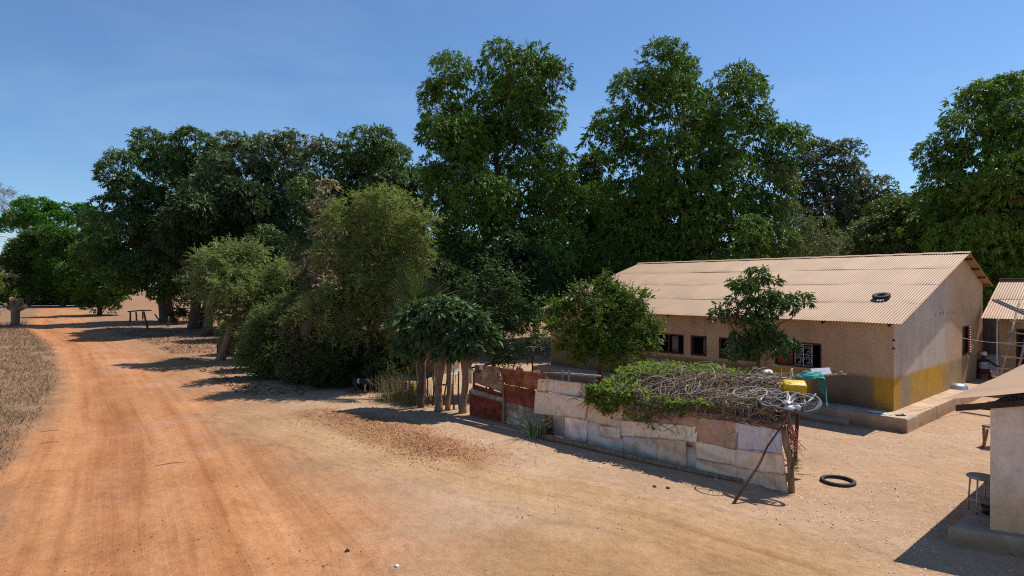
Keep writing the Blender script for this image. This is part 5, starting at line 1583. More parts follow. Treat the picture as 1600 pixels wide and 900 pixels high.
tag(mb.build('leaning_stick', M['bark'], None, True), 'long thin stick leaning against the right end of the sheet metal fence', 'stick')
mb = MB(); p = [gnd(849, 686) + UP * 0.07, gnd(905, 698) + UP * 0.06, gnd(970, 714) + UP * 0.06, gnd(1060, 735) + UP * 0.05, gnd(1160, 755) + UP * 0.04]
mb.tube(p, [0.085, 0.075, 0.07, 0.055, 0.045], 9)
tag(mb.build('pole', M['bark_pale'], None, True), 'long pale pole lying on the ground along the foot of the sheet metal fence', 'pole')

# green creeper over the left half of the pile
r = np.random.default_rng(131)
creeper = thing('creeper', FA + FU * 6.5 + FN * 0.1, 'bright green leafy creeper spreading over the left half of the brush pile', 'creeper')
mb = MB(); P = []; D = []
n = 3300
u = 5.1 + 4.7 * r.random(n) ** 1.25; v = 3.0 * r.random(n)
patch = fbm(u * 1.2, v * 1.4, 17)
front = v < 1.0
keep = (patch + 0.30 * sstep(7.6, 5.2, u) + 0.28 * sstep(1.5, 2.2, v) * sstep(9.4, 8.6, u) - 0.5 * sstep(6.9, 7.6, u) * sstep(1.5, 0.9, v) - 0.7 * sstep(8.7, 9.5, u + 0.3 * v)) > 0.50
u, v = u[keep], v[keep]
z = pile_z(u, v) + 0.02 + 0.22 * r.random(len(u)) ** 1.5
pos = FA + u[:, None] * FU - v[:, None] * FN + z[:, None] * UP
P.append(pos); D.append(unit(r.normal(size=pos.shape) * 0.8 + np.array((-0.2, -0.3, 0.15))))
# hanging part in front of the sheets
n = 950; u = 5.15 + 1.5 * r.random(n) ** 1.2; dep = r.random(n) ** 1.3 * np.maximum(0.1, 0.66 - 0.35 * np.abs(u - 5.75)) * (0.45 + 0.9 * vnoise(u * 3, u * 0, 5))
pos = FA + u[:, None] * FU + (0.06 + 0.16 * r.random((n, 1))) * FN + (1.62 - dep)[:, None] * UP
k = dep < 0.85
P.append(pos[k]); D.append(unit(r.normal(size=pos[k].shape) * 0.7 + FN * 0.5 - UP * 0.5))
# trails between 7.4 and 8.6
for (uc, d0) in ((7.55, 0.3), (7.9, 0.38), (8.2, 0.25), (6.6, 0.7), (7.1, 0.85), (5.9, 0.75), (8.6, 0.15)):
    m_ = 70; uu_ = uc + 0.14 * r.normal(size=m_); dd = d0 * r.random(m_)
    pos = FA + uu_[:, None] * FU + (0.06 + 0.08 * r.random((m_, 1))) * FN + (1.64 - dd)[:, None] * UP
    P.append(pos); D.append(unit(r.normal(size=pos.shape) * 0.7 + FN * 0.5 - UP * 0.4))
P = np.concatenate(P); D = np.concatenate(D); n = len(P)
tt = r.random((n, 1)); cc = np.array((0.075, 0.145, 0.016)) * (1 - tt) + np.array((0.21, 0.30, 0.045)) * tt
cc[r.random(n) < 0.08] = np.array((0.30, 0.24, 0.06)); dead = r.random(n) < 0.06; cc[dead] = np.array((0.22, 0.14, 0.07))
LL = 0.05 + 0.11 * r.random(n) ** 1.4
leaf_quads(mb, P, D, LL, LL * 0.75, cc, r, 0.15, 1.2)
mb.build('foliage', M['leaf_soft'], creeper)
mb = MB()
for k in range(60):
    uu_ = 4.9 + 2.8 * r.random(); L = 0.3 + 0.6 * r.random(); p = []
    for j in range(6):
        p.append(FA + FU * (uu_ + 0.05 * j * r.normal()) + FN * (0.10 + 0.05 * r.random()) + UP * (1.65 - L * j / 5))
    mb.tube(p, 0.006, 4, False, (0.09, 0.09, 0.03))
mb.build('stem', M['twig'], creeper)

# ------------------------------------------------------------------ old bicycle, wheels, jerrycan, cloth on the pile
def plane_axes(tilt, turn=0.0):
    ex = FU * math.cos(turn) - FN * math.sin(turn)
    back = FN * -math.cos(turn) + FU * -math.sin(turn)
    ey = back * math.cos(tilt) + UP * math.sin(tilt)
    return ex, ey, np.cross(ex, ey)


def wheel_parts(parent, c, ex, ey, R, tyre=True, spokes=18, mat_rim='steel', mat_tyre='rubber_grey', tr=0.028):
    ez = np.cross(ex, ey)
    mb = MB(); mb.ring(c, ex, ey, R, 0.016, 44, 8); rim_ = mb.build('rim', M[mat_rim], parent, True)
    mb = MB(); mb.lathe(c, [(0.001, -0.05), (0.022, -0.05), (0.03, -0.03), (0.018, -0.02), (0.018, 0.02), (0.03, 0.03), (0.022, 0.05), (0.001, 0.05)], 10, axis=ez); mb.build('hub', M['steel'], parent, True)
    mb = MB()
    for k in range(spokes):
        a = 2 * math.pi * k / spokes; d = ex * math.cos(a) + ey * math.sin(a)
        mb.tube([c + ez * 0.03 * (-1) ** k + d * 0.02, c + d * R], 0.004, 4, False)
    mb.build('spokes', M['steel'], parent)
    if tyre:
        mb = MB(); mb.ring(c, ex, ey, R + tr * 0.9, tr, 48, 9); mb.build('tyre', M[mat_tyre], parent, True)


ex, ey, ez = plane_axes(math.radians(13))
c = W(1172, 617, 13.42) + UP * 0.05
t = thing('bicycle_wheel', c, 'bare spoked bicycle wheel without tyre lying on the brush pile', 'wheel')
wheel_parts(t, c, ex, ey, 0.345, False, mat_rim='wood_grey')
c = W(1216, 632, 12.98) + UP * 0.07
ex, ey, ez = plane_axes(math.radians(22))
bike = thing('bicycle', c, 'old dismantled bicycle with thick grey tyre lying on the right end of the brush pile', 'bicycle')
fw = W(1258, 634, 12.72) + UP * 0.04; fx, fy, fz = plane_axes(math.radians(30), 0.1)
wp = bpy.data.objects.new('wheel', None); sc.collection.objects.link(wp); wp.parent = bike; wp.location = Vector(fw - c)
wheel_parts(wp, fw, fx, fy, 0.255, True, 14, tr=0.036)
rw = c - ex * 0.10 + ey * 0.02
wp = bpy.data.objects.new('wheel', None); sc.collection.objects.link(wp); wp.parent = bike; wp.location = Vector(rw - c)
wheel_parts(wp, rw, ex, ey, 0.26, True, 16, mat_rim='steel', tr=0.022)
mb = MB()
bb = c + ex * 0.22 - ey * 0.10; seat = c + ex * 0.06 + ey * 0.40; head = c + ex * 0.62 + ey * 0.26; lug = c + ex * 0.58 - ey * 0.02
for (p0, p1, rr) in ((rw + ez * 0.06, bb, 0.014), (rw + ez * 0.06, seat, 0.012), (bb, seat, 0.018), (bb, lug, 0.019), (seat, head, 0.017), (head, lug, 0.02), (lug, fw + ez * 0.06, 0.016), (head, head + ey * 0.16, 0.014)):
    mb.tube([p0 + ez * 0.03, p1 + ez * 0.03], rr, 8)
mb.build('frame', M['grey_paint'], bike, True)
mb = MB(); mb.ring(rw + ez * 0.02, ex, ey, 0.315, 0.026, 30, 7, -0.3, 2.6); mb.build('mudguard', M['steel'], bike, True)
mb = MB(); mb.ring(fw + fz * 0.03, fx, fy, 0.32, 0.028, 26, 7, 2.1, 4.2); mb.build('mudguard', M['grey_paint'], bike, True)
mb = MB(); mb.tube([rw - ex * 0.26 - ey * 0.10, c + ex * 0.1 - ey * 0.26, c + ex * 0.42 - ey * 0.30], [0.028, 0.03, 0.026], 7); mb.build('carrier', M['rubber_grey'], bike, True)
mb = MB(); mb.lathe(bb + ez * 0.06, [(0.001, -0.006), (0.085, -0.006), (0.09, 0), (0.085, 0.006), (0.001, 0.006)], 18, axis=ez); mb.tube([bb + ez * 0.07, bb + ez * 0.07 + ex * 0.13 - ey * 0.1], 0.011, 6); mb.build('crank', M['steel'], bike, True)


def crumpled(name, c, size, mat_, label, seed, cat, flatn=0.5):
    rr = np.random.default_rng(seed); bm = bmesh.new(); bmesh.ops.create_icosphere(bm, subdivisions=3, radius=1)
    v = np.array([x.co[:] for x in bm.verts]); f = [tuple(a.index for a in q.verts) for q in bm.faces]; bm.free()
    nz = fbm(v[:, 0] * 2 + seed, v[:, 1] * 2 + v[:, 2] * 1.7, seed, 3)
    v = v * (0.55 + 0.9 * nz[:, None]) * np.array(size) ; v[:, 2] *= flatn
    mb = MB(); mb.add(v + np.asarray(c), f)
    return tag(mb.build(name, M[mat_], None), label, cat)


crumpled('plastic_bag', W(1238, 640, 12.72) + UP * 0.05, (0.16, 0.12, 0.13), 'white_cloth', 'white crumpled plastic bag lying across the old bicycle', 4, 'bag')
crumpled('plastic_bag', W(1199, 581, 15.2), (0.13, 0.12, 0.12), 'white_cloth', 'white plastic bag scrap on top of the brush pile behind the jerrycan', 6, 'bag')
crumpled('plastic_bag', W(1146, 598, 15.0), (0.11, 0.09, 0.08), 'white_cloth', 'pale plastic scrap caught in the middle of the brush pile', 9, 'bag')
crumpled('rag', W(1170, 592, 15.0), (0.16, 0.12, 0.09), 'grey_cloth', 'grey rag caught in the vines behind the bare bicycle wheel', 12, 'rag')
crumpled('rag', W(1200, 621, 13.6), (0.20, 0.13, 0.09), 'grey_cloth', 'grey rag under the bicycle frame beside the jerrycan', 15, 'rag')

# jerrycan
c = W(1241, 607, 13.33); jx = unit(np.array((0.98, -0.20, -0.03))); jz = unit(np.array((-0.05, -0.38, 0.90)) - jx * np.dot((-0.05, -0.38, 0.90), jx)); jy = np.cross(jz, jx)
t = thing('jerrycan', c, 'yellow plastic jerrycan lying on its side on the brush pile', 'jerrycan')


def rounded_prism(mb, c, ax, ay, az, L, prof, col=None):
    """prof: outline in (ay, az); lofted along ax with softened ends"""
    n = len(prof); vs = []; prof = np.array(prof); cen = prof.mean(0)
    st = [(-0.5, 0.0), (-0.5, 0.78), (-0.485, 0.92), (-0.44, 1.0), (-0.2, 1.0), (0.2, 1.0), (0.44, 1.0), (0.485, 0.92), (0.5, 0.78), (0.5, 0.0)]
    for x, s in st:
        for p in prof:
            q = cen + (p - cen) * s
            vs.append(c + ax * x * L + ay * q[0] + az * q[1])
    f = []
    for i in range(len(st) - 1):
        for k in range(n):
            f.append((i * n + k, i * n + (k + 1) % n, (i + 1) * n + (k + 1) % n, (i + 1) * n + k))
    mb.add(np.array(vs), f, col)


hw, hh = 0.135, 0.155
prof = []
for (cx_, cy_, a0) in ((hw - 0.05, hh - 0.05, 0), (-hw + 0.05, hh - 0.05, 90), (-hw + 0.05, -hh + 0.05, 180), (hw - 0.05, -hh + 0.05, 270)):
    for k in range(5):
        a = math.radians(a0 + 90 * k / 4); prof.append((cx_ + 0.05 * math.cos(a), cy_ + 0.05 * math.sin(a)))
mb = MB(); rounded_prism(mb, c, jx, jy, jz, 0.46, prof); mb.build('body', M['yellow'], t, True)
mb = MB(); hb = c - jx * 0.23 + jz * 0.0; mb.tube([hb - jy * 0.07 + jx * 0.005, hb - jy * 0.06 - jx * 0.05, hb + jy * 0.05 - jx * 0.05, hb + jy * 0.07 + jx * 0.005], [0.017] * 4, 8); mb.build('handle', M['yellow'], t, True)
mb = MB(); mb.lathe(hb + jz * 0.09, [(0.001, 0.065), (0.03, 0.065), (0.034, 0.05), (0.034, 0.0)], 14, axis=-jx); mb.build('cap', M['yellow'], t, True)
# ribs moulded in the side face
mb = MB(); rounded_prism(mb, c + jz * 0.0 - jy * 0.02, jx, jy, jz, 0.30, [(p[0] * 0.5, p[1] * 1.035) for p in prof]); mb.build('side_panel', M['yellow'], t, True)

# teal cloth, board, stick at the right end
r = np.random.default_rng(141)
mb = MB(); c = W(1268, 588, 14.3)
nu, nv = 40, 36
UU, VV = np.meshgrid(np.linspace(0, 1, nu), np.linspace(0, 1, nv))
e1 = np.array((0.95, -0.2, 0.0)); e2 = np.array((-0.1, -0.9, 0.0))
P = c + ((UU - 0.45) * 0.75)[..., None] * e1 + ((VV - 0.5) * 0.5)[..., None] * e2
fall = sstep(0.72, 1.0, UU)
P = P - (fall * 0.62)[..., None] * UP * (0.5 + 0.6 * VV[..., None]) - (fall * 0.12)[..., None] * e1
P = P + (0.09 * (fbm(UU * 3.5, VV * 6, 9) - 0.5) + 0.022 * np.sin(UU * 9 + VV * 26 + 3 * fbm(UU * 3, VV * 3, 4)))[..., None] * (UP * (1 - 0.6 * fall)[..., None] + e1 * (fall * 0.9)[..., None]) + (0.10 * (1 - np.abs(VV - 0.45) * 2) * sstep(0, 0.3, UU))[..., None] * UP
narrow = (0.35 + 0.65 * sstep(0.0, 0.45, UU))
P = P + ((0.5 - VV) * 0.5 * (1 - narrow))[..., None] * e2
ii = np.arange(nu * nv).reshape(nv, nu)
mb.add(P.reshape(-1, 3), np.stack([ii[:-1, :-1], ii[:-1, 1:], ii[1:, 1:], ii[1:, :-1]], -1).reshape(-1, 4))
tag(mb.build('draped_cloth', M['teal'], None, True), 'teal green cloth draped over the right end of the brush pile', 'cloth')
c = W(1283, 581, 14.6); ax_ = unit(np.array((0.9, -0.35, 0.12))); ay_ = unit(np.array((0.30, 0.85, 0.30))); ay_ = unit(ay_ - ax_ * np.dot(ax_, ay_)); az_ = np.cross(ax_, ay_)
mb = MB(); mb.box(c, 0.42, 0.36, 0.022, ax_, ay_, az_); mb.box(c + az_ * 0.014, 0.38, 0.32, 0.006, ax_, ay_, az_)
tag(mb.build('flat_board', M['grey_cloth'], None), 'thin grey board lying under the teal cloth', 'board')
mb = MB(); a = W(1262, 592, 14.75); e = W(1316, 584, 14.6)
mb.tube([a, (a + e) / 2 + UP * 0.01, e + np.array((0, 0, 0.0)), e + np.array((0.10, 0, -0.025))], [0.028, 0.026, 0.024, 0.02], 7)
mb.tube([e - np.array((0.1, 0, 0)), e + np.array((0.02, 0, 0.06))], [0.018, 0.014], 6)
tag(mb.build('stick', M['wood_grey'], None, True), 'grey wooden stick poking out to the right from under the teal cloth', 'stick')
mb = MB(); r = np.random.default_rng(150)
a = W(1229, 655, 12.85)
for k in range(26):
    x = r.normal() * 0.06; L = 0.35 + 0.3 * r.random()
    p = [a + np.array((x * 0.5, 0.03 * r.normal(), 0.05))]
    for j in range(1, 6):
        f = j / 5
        p.append(a + np.array((x + f * (0.17 + 0.04 * r.normal()), 0.05 * r.normal(), -L * f + 0.03 * r.normal())))
    mb.tube(p, 0.007, 5, False)
tag(mb.build('rope_tangle', M['red_cord'], None), 'tangle of faded red cord hanging from the fence corner', 'rope')

# tyres
c = gnd(1310, 754); c[2] = gz(c[0], c[1]) + 0.035
def tyre(c, ex, ey, R, r0, label, tread=False):
    mb = MB(); ez = np.cross(ex, ey)
    prof = [(R - r0, -r0 * .55), (R - r0 * .3, -r0 * .95), (R + r0 * .6, -r0 * .8), (R + r0, -r0 * .45), (R + r0, r0 * .45), (R + r0 * .6, r0 * .8), (R - r0 * .3, r0 * .95), (R - r0, r0 * .55), (R - r0 * 0.8, 0), (R - r0, -r0 * .55)]
    mb.lathe(c, prof, 40, axis=ez)
    if tread:
        for k in range(28):
            a = 2 * math.pi * k / 28; d = ex * math.cos(a) + ey * math.sin(a); tdir = -ex * math.sin(a) + ey * math.cos(a)
            mb.box(c + d * (R + r0 * 0.95), r0 * 0.3, 0.035, r0 * 1.5, d, tdir, ez)
    return tag(mb.build('tyre', M['rubber'], None, True), label, 'tyre')


tyre(c, np.array((1.0, 0, 0)), np.array((0, 1.0, 0)), 0.315, 0.040, 'thin black tyre lying flat on the sandy yard')
s_ = 1.75; tt_ = 0.95
c = hp(tt_, 1.9, roof_z(1.9) + 0.10)
ey_ = -dvf
tyre(c, D1, ey_, 0.20, 0.065, 'black car tyre lying on the lower right part of the long roof', True)

# ------------------------------------------------------------------ things around the house and the shed
c = W(1498, 603, 23.1); c[2] = PL
mb = MB(); mb.lathe(c, [(0.32, 0.0), (0.335, 0.012), (0.31, 0.03), (0.29, 0.09), (0.23, 0.16), (0.13, 0.195), (0.001, 0.205)], 28)
tag(mb.build('basin', M['aluminium'], None, True), 'shiny metal basin turned upside down on the house walkway', 'basin')
c = hp(-0.35, -0.55, PL + 0.005)
mb = MB(); mb.box(c + UP * 0.012, 0.27, 0.10, 0.02, unit(np.array((1, .1, 0))), unit(np.array((-.1, 1, 0))), UP); mb.tube([c + np.array((0.04, -0.05, 0.02)), c + np.array((0.09, 0, 0.055)), c + np.array((0.04, 0.05, 0.02))], 0.008, 5)
tag(mb.build('sandal', M['black'], None), 'black sandal left on the corner of the house walkway', 'sandal')
c = hp(0.25, -0.6, PL + 0.004)
nu = 8; UU, VV = np.meshgrid(np.linspace(-.5, .5, nu), np.linspace(-.5, .5, nu)); P = c + UU[..., None] * 0.5 * D1 + VV[..., None] * 0.28 * D2 + (0.03 * fbm(UU * 3, VV * 3, 5))[..., None] * UP
ii = np.arange(nu * nu).reshape(nu, nu); mb = MB(); mb.add(P.reshape(-1, 3), np.stack([ii[:-1, :-1], ii[:-1, 1:], ii[1:, 1:], ii[1:, :-1]], -1).reshape(-1, 4))
tag(mb.build('paper_sheet', M['white_cloth'], None), 'white sheet of paper on the walkway corner near the black sandal', 'paper')

# clothes line
a = W(1418, 500, 18.7); e = W(1640, 528, 24.4)
mb = MB(); p = []
for i in range(25):
    f = i / 24; q = a + (e - a) * f; q[2] -= 0.42 * 4 * f * (1 - f); p.append(q)
mb.tube(p, 0.012, 5)
tag(mb.build('wire', M['steel'], None), 'thin sagging wire strung from the house corner across the gable wall', 'wire')

# ladder in front of the small house
L0 = W(1570, 600, 22.8); L0[2] = 0.30; L1 = W(1604, 470, 23.6)
sx = np.array((0.90, -0.43, 0.0))
lad = thing('ladder', L0, 'rough wooden ladder leaning in front of the dark doorway of the small house', 'ladder')
for s in (-0.24, 0.24):
    mb = MB(); mb.tube([L0 + sx * s, (L0 + L1) / 2 + sx * s * 0.95 + r.normal(size=3) * 0.01, L1 + sx * s * 0.9], [0.05, 0.045, 0.04], 7); mb.build('rail', M['wood_grey'], lad, True)
for k in range(7):
    f = 0.12 + k * 0.13; q = L0 + (L1 - L0) * f + np.array((0, -0.05, 0))
    mb = MB(); mb.box(q, 0.78, 0.035, 0.05, unit(sx + UP * 0.03 * r.normal() - UP * 0.08), np.cross(UP, sx), UP); mb.build('rung', M['wood_grey'], lad)
a = W(1553, 470, 22.0); e = W(1625, 502, 20.6)
mb = MB(); d = unit(e - a); sd = unit(np.cross(d, UP)); nn = np.cross(sd, d); L = np.linalg.norm(e - a); m_ = (a + e) / 2
mb.box(m_, L, 0.20, 0.008, d, sd, nn); mb.box(m_ + sd * 0.104 + nn * 0.035, L, 0.008, 0.08, d, sd, nn); mb.box(m_ - sd * 0.104 + nn * 0.035, L, 0.008, 0.08, d, sd, nn)
for k in range(9): mb.box(m_ + d * L * (-0.45 + k * 0.11) + nn * 0.008, 0.05, 0.16, 0.006, d, sd, nn)
gut = thing('metal_channel', (e[0], e[1], 0), 'grey metal channel on a pole sticking out beside the ladder', 'channel')
mb.build('channel', M['steel'], gut)
mb = MB(); q = e - d * 0.2; mb.tube([np.array((q[0], q[1], -0.1)), q - nn * 0.02], 0.03, 6); mb.build('pole', M['wood_grey'], gut)

# stool with bowl and bucket on the shed plinth
c = W(1534, 806, 10.85); c[2] = 0.28
st = thing('stool', c, 'round metal stool on the shed plinth by the shed corner', 'stool')
mb = MB(); mb.lathe(c, [(0.001, 0.66), (0.20, 0.66), (0.215, 0.65), (0.215, 0.625), (0.205, 0.615), (0.001, 0.62)], 28); mb.build('seat', M['wood_grey'], st, True)
for k in range(4):
    a = math.radians(35 + 90 * k); d = np.array((math.cos(a), math.sin(a), 0)); mb = MB(); mb.tube([c + d * 0.20, c + d * 0.16 + UP * 0.62], 0.014, 7); mb.build('leg', M['steel'], st, True)
mb = MB(); mb.ring(c + UP * 0.24, np.array((1., 0, 0)), np.array((0, 1., 0)), 0.185, 0.010, 28, 6); mb.build('foot_ring', M['steel'], st, True)
c2 = c + np.array((0.06, 0.0, 0.0))
mb = MB(); mb.lathe(c2 + np.array((0.05, -0.06, 0)), [(0.001, 0.0), (0.10, 0.0), (0.12, 0.06), (0.135, 0.15), (0.125, 0.15), (0.11, 0.02), (0.001, 0.02)], 22)
tag(mb.build('bucket', M['black'], None, True), 'dark bucket standing under the stool on the shed plinth', 'bucket')
mb = MB(); mb.lathe(c2 + np.array((0.05, -0.06, 0.152)), [(0.001, 0.0), (0.10, 0.0), (0.15, 0.05), (0.165, 0.075), (0.157, 0.075), (0.14, 0.055), (0.001, 0.012)], 24)
tag(mb.build('bowl', M['steel'], None, True), 'grey bowl resting on the dark bucket under the stool', 'bowl')
# bench behind the shed corner
b = gnd(1538, 701)
bench = thing('bench', b, 'rough wooden bench mostly hidden behind the shed wall', 'bench')
for dx in (0.0, 1.25):
    mb = MB(); o_ = b + np.array((dx, 0.35 * dx, 0)); mb.tube([o_ + np.array((-0.03, 0, -0.03)), o_ + np.array((0.05, 0, 0.28)), o_ + np.array((0.10, 0, 0.52))], [0.035, 0.04, 0.035], 7); mb.build('leg', M['bark_pale'], bench, True)
    mb = MB(); mb.tube([o_ + np.array((0.25, 0.3, -0.03)), o_ + np.array((0.15, 0.2, 0.5))], 0.035, 7); mb.build('leg', M['bark_pale'], bench, True)
mb = MB(); mb.box(b + np.array((0.98, 0.36, 0.55)), 1.75, 0.30, 0.05, unit(np.array((1, 0.35, 0))), unit(np.array((-0.35, 1, 0))), UP); mb.build('seat', M['wood'], bench)

# ------------------------------------------------------------------ people and animals: bodies grown as one skin
def body_mesh(blobs, voxel, name, mat_, parent=None, label=None, cat=None, smooth_it=3, colfn=None):
    """blobs: tapered capsules (a, b, ra, rb) and ellipsoids (c, (rx,ry,rz)); fused to one continuous surface"""
    bm = bmesh.new()
    for bl in blobs:
        if len(bl) == 2:
            m = bmesh.ops.create_icosphere(bm, subdivisions=3, radius=1.0)
            for v in m['verts']: v.co = Vector(np.asarray(bl[0]) + np.array(v.co[:]) * np.asarray(bl[1]))
        else:
            a, b, ra, rb = bl; a = np.asarray(a, float); b = np.asarray(b, float)
            steps = max(2, int(np.linalg.norm(b - a) / (min(ra, rb) * 0.5)) + 1)
            steps = min(steps, 14)
            for i in range(steps + 1):
                f = i / steps; m = bmesh.ops.create_icosphere(bm, subdivisions=2, radius=ra + (rb - ra) * f)
                p = Vector(a + (b - a) * f)
                for v in m['verts']: v.co = v.co + p
    me = bpy.data.meshes.new(name + '_raw'); bm.to_mesh(me); bm.free()
    tmp = bpy.data.objects.new(name + '_raw', me); sc.collection.objects.link(tmp)
    md = tmp.modifiers.new('r', 'REMESH'); md.mode = 'VOXEL'; md.voxel_size = voxel
    ms = tmp.modifiers.new('s', 'SMOOTH'); ms.factor = 0.5; ms.iterations = smooth_it
    dg = bpy.context.evaluated_depsgraph_get(); ev = tmp.evaluated_get(dg)
    em = bpy.data.meshes.new_from_object(ev)
    v = np.array([x.co[:] for x in em.vertices]); f = [tuple(p.vertices) for p in em.polygons]
    bpy.data.objects.remove(tmp); bpy.data.meshes.remove(me); bpy.data.meshes.remove(em)
    mb = MB(); mb.add(v, f, colfn(v) if colfn else None)
    return mb.build(name, M[mat_], parent, True)


# woman seated on a low stool, back to the camera
pc = W(1538, 592, 25.5); pc[2] = PL
px_ = unit(np.array((0.80, -0.60, 0.0))); pf = unit(np.array((0.45, 0.89, 0.0)))     # her right-hand side direction on screen, and the way she faces


def PB(x, f, z): return pc + px_ * x + pf * f + UP * z


woman = thing('person', pc, 'person with white headwrap and grey top sitting on the house walkway by the small house', 'person')
blobs = [(PB(0, 0.05, 0.99), (0.085, 0.095, 0.115)), (PB(0, 0.06, 0.83), PB(0, 0.05, 0.92), 0.055, 0.05),
         (PB(0, 0.145, 0.985), (0.018, 0.018, 0.022)), (PB(-0.085, 0.05, 0.98), (0.012, 0.02, 0.03)), (PB(0.085, 0.05, 0.98), (0.012, 0.02, 0.03)),
         (PB(0, -0.02, 0.42), (0.155, 0.115, 0.12)), (PB(0, -0.01, 0.55), (0.135, 0.10, 0.13)), (PB(0, 0.02, 0.70), (0.165, 0.105, 0.13)), (PB(0, 0.03, 0.79), (0.15, 0.08, 0.06)),
         (PB(-0.17, 0.03, 0.775), PB(-0.235, 0.06, 0.53), 0.052, 0.042), (PB(-0.235, 0.06, 0.53), PB(-0.13, 0.27, 0.42), 0.040, 0.029),
         (PB(0.17, 0.03, 0.775), PB(0.36, 0.02, 0.60), 0.052, 0.040), (PB(0.36, 0.02, 0.60), PB(0.58, 0.06, 0.48), 0.038, 0.028),
         (PB(-0.09, 0.0, 0.34), PB(-0.14, 0.38, 0.36), 0.095, 0.065), (PB(-0.14, 0.38, 0.36), PB(-0.13, 0.33, 0.06), 0.058, 0.038), (PB(-0.13, 0.33, 0.035), PB(-0.14, 0.50, 0.03), 0.036, 0.028),
         (PB(0.09, 0.0, 0.34), PB(0.15, 0.38, 0.36), 0.095, 0.065), (PB(0.15, 0.38, 0.36), PB(0.15, 0.33, 0.06), 0.058, 0.038), (PB(0.15, 0.33, 0.035), PB(0.16, 0.50, 0.03), 0.036, 0.028)]
for (wx, wf, wz, ox, of_, oz) in ((0.58, 0.06, 0.48, 0.85, 0.10, -0.50), (-0.13, 0.27, 0.42, 0.35, 0.85, -0.3)):
    pdir = unit(np.array((ox, of_, oz))); sd = unit(np.cross(pdir, np.array((0, 0, 1.0))))
    loc = np.array((wx, wf, wz))
    palm = loc + pdir * 0.055
    blobs.append((PB(*(loc + pdir * 0.01)), PB(*(loc + pdir * 0.075)), 0.027, 0.030))
    for k in range(4):
        s = (k - 1.5) * 0.018; L = (0.062, 0.072, 0.068, 0.052)[k]
        f0 = loc + pdir * 0.085 + sd * s; f1 = f0 + pdir * L * 0.55 - np.array((0, 0, 0.008)); f2 = f1 + pdir * L * 0.4 - np.array((0, 0, 0.022))
        blobs.append((PB(*f0), PB(*f1), 0.0095, 0.009)); blobs.append((PB(*f1), PB(*f2), 0.009, 0.008))
    th0 = loc + pdir * 0.03 + sd * 0.028; th1 = th0 + sd * 0.03 + pdir * 0.03 - np.array((0, 0, 0.01)); blobs.append((PB(*th0), PB(*th1), 0.012, 0.010))
body_mesh(blobs, 0.010, 'body', 'skin', woman)
body_mesh([(PB(0, 0.035, 1.035), (0.115, 0.12, 0.095)), (PB(0, -0.035, 1.03), (0.085, 0.075, 0.075)), (PB(0.02, 0.03, 1.09), (0.07, 0.08, 0.05))], 0.012, 'headwrap', 'white_cloth', woman)
body_mesh([(PB(0, -0.02, 0.47), (0.172, 0.130, 0.10)), (PB(0, -0.005, 0.57), (0.158, 0.122, 0.13)), (PB(0, 0.018, 0.665), (0.178, 0.122, 0.075))], 0.014, 'top', 'grey_cloth', woman)
body_mesh([(PB(0, -0.02, 0.36), (0.20, 0.15, 0.12)), (PB(-0.09, 0.0, 0.33), PB(-0.15, 0.39, 0.35), 0.12, 0.095), (PB(0.09, 0.0, 0.33), PB(0.16, 0.39, 0.35), 0.12, 0.095), (PB(0, 0.18, 0.33), PB(0, 0.38, 0.31), 0.12, 0.10),
           (PB(-0.15, 0.38, 0.33), PB(-0.14, 0.34, 0.14), 0.09, 0.085), (PB(0.16, 0.38, 0.33), PB(0.16, 0.34, 0.14), 0.09, 0.085), (PB(-0.13, -0.05, 0.24), PB(-0.18, -0.04, 0.08), 0.10, 0.09), (PB(0.13, -0.05, 0.24), PB(0.16, -0.04, 0.08), 0.10, 0.09), (PB(0, -0.08, 0.25), PB(0, -0.08, 0.09), 0.11, 0.10)], 0.016, 'skirt', 'maroon_cloth', woman)
mb = MB(); sc0 = pc - pf * 0.02
mb.lathe(sc0, [(0.001, 0.0), (0.15, 0.0), (0.16, 0.20), (0.17, 0.23), (0.001, 0.23)], 18)
tag(mb.build('low_stool', M['wood'], None), 'low wooden stool under the person with the white headwrap', 'stool')


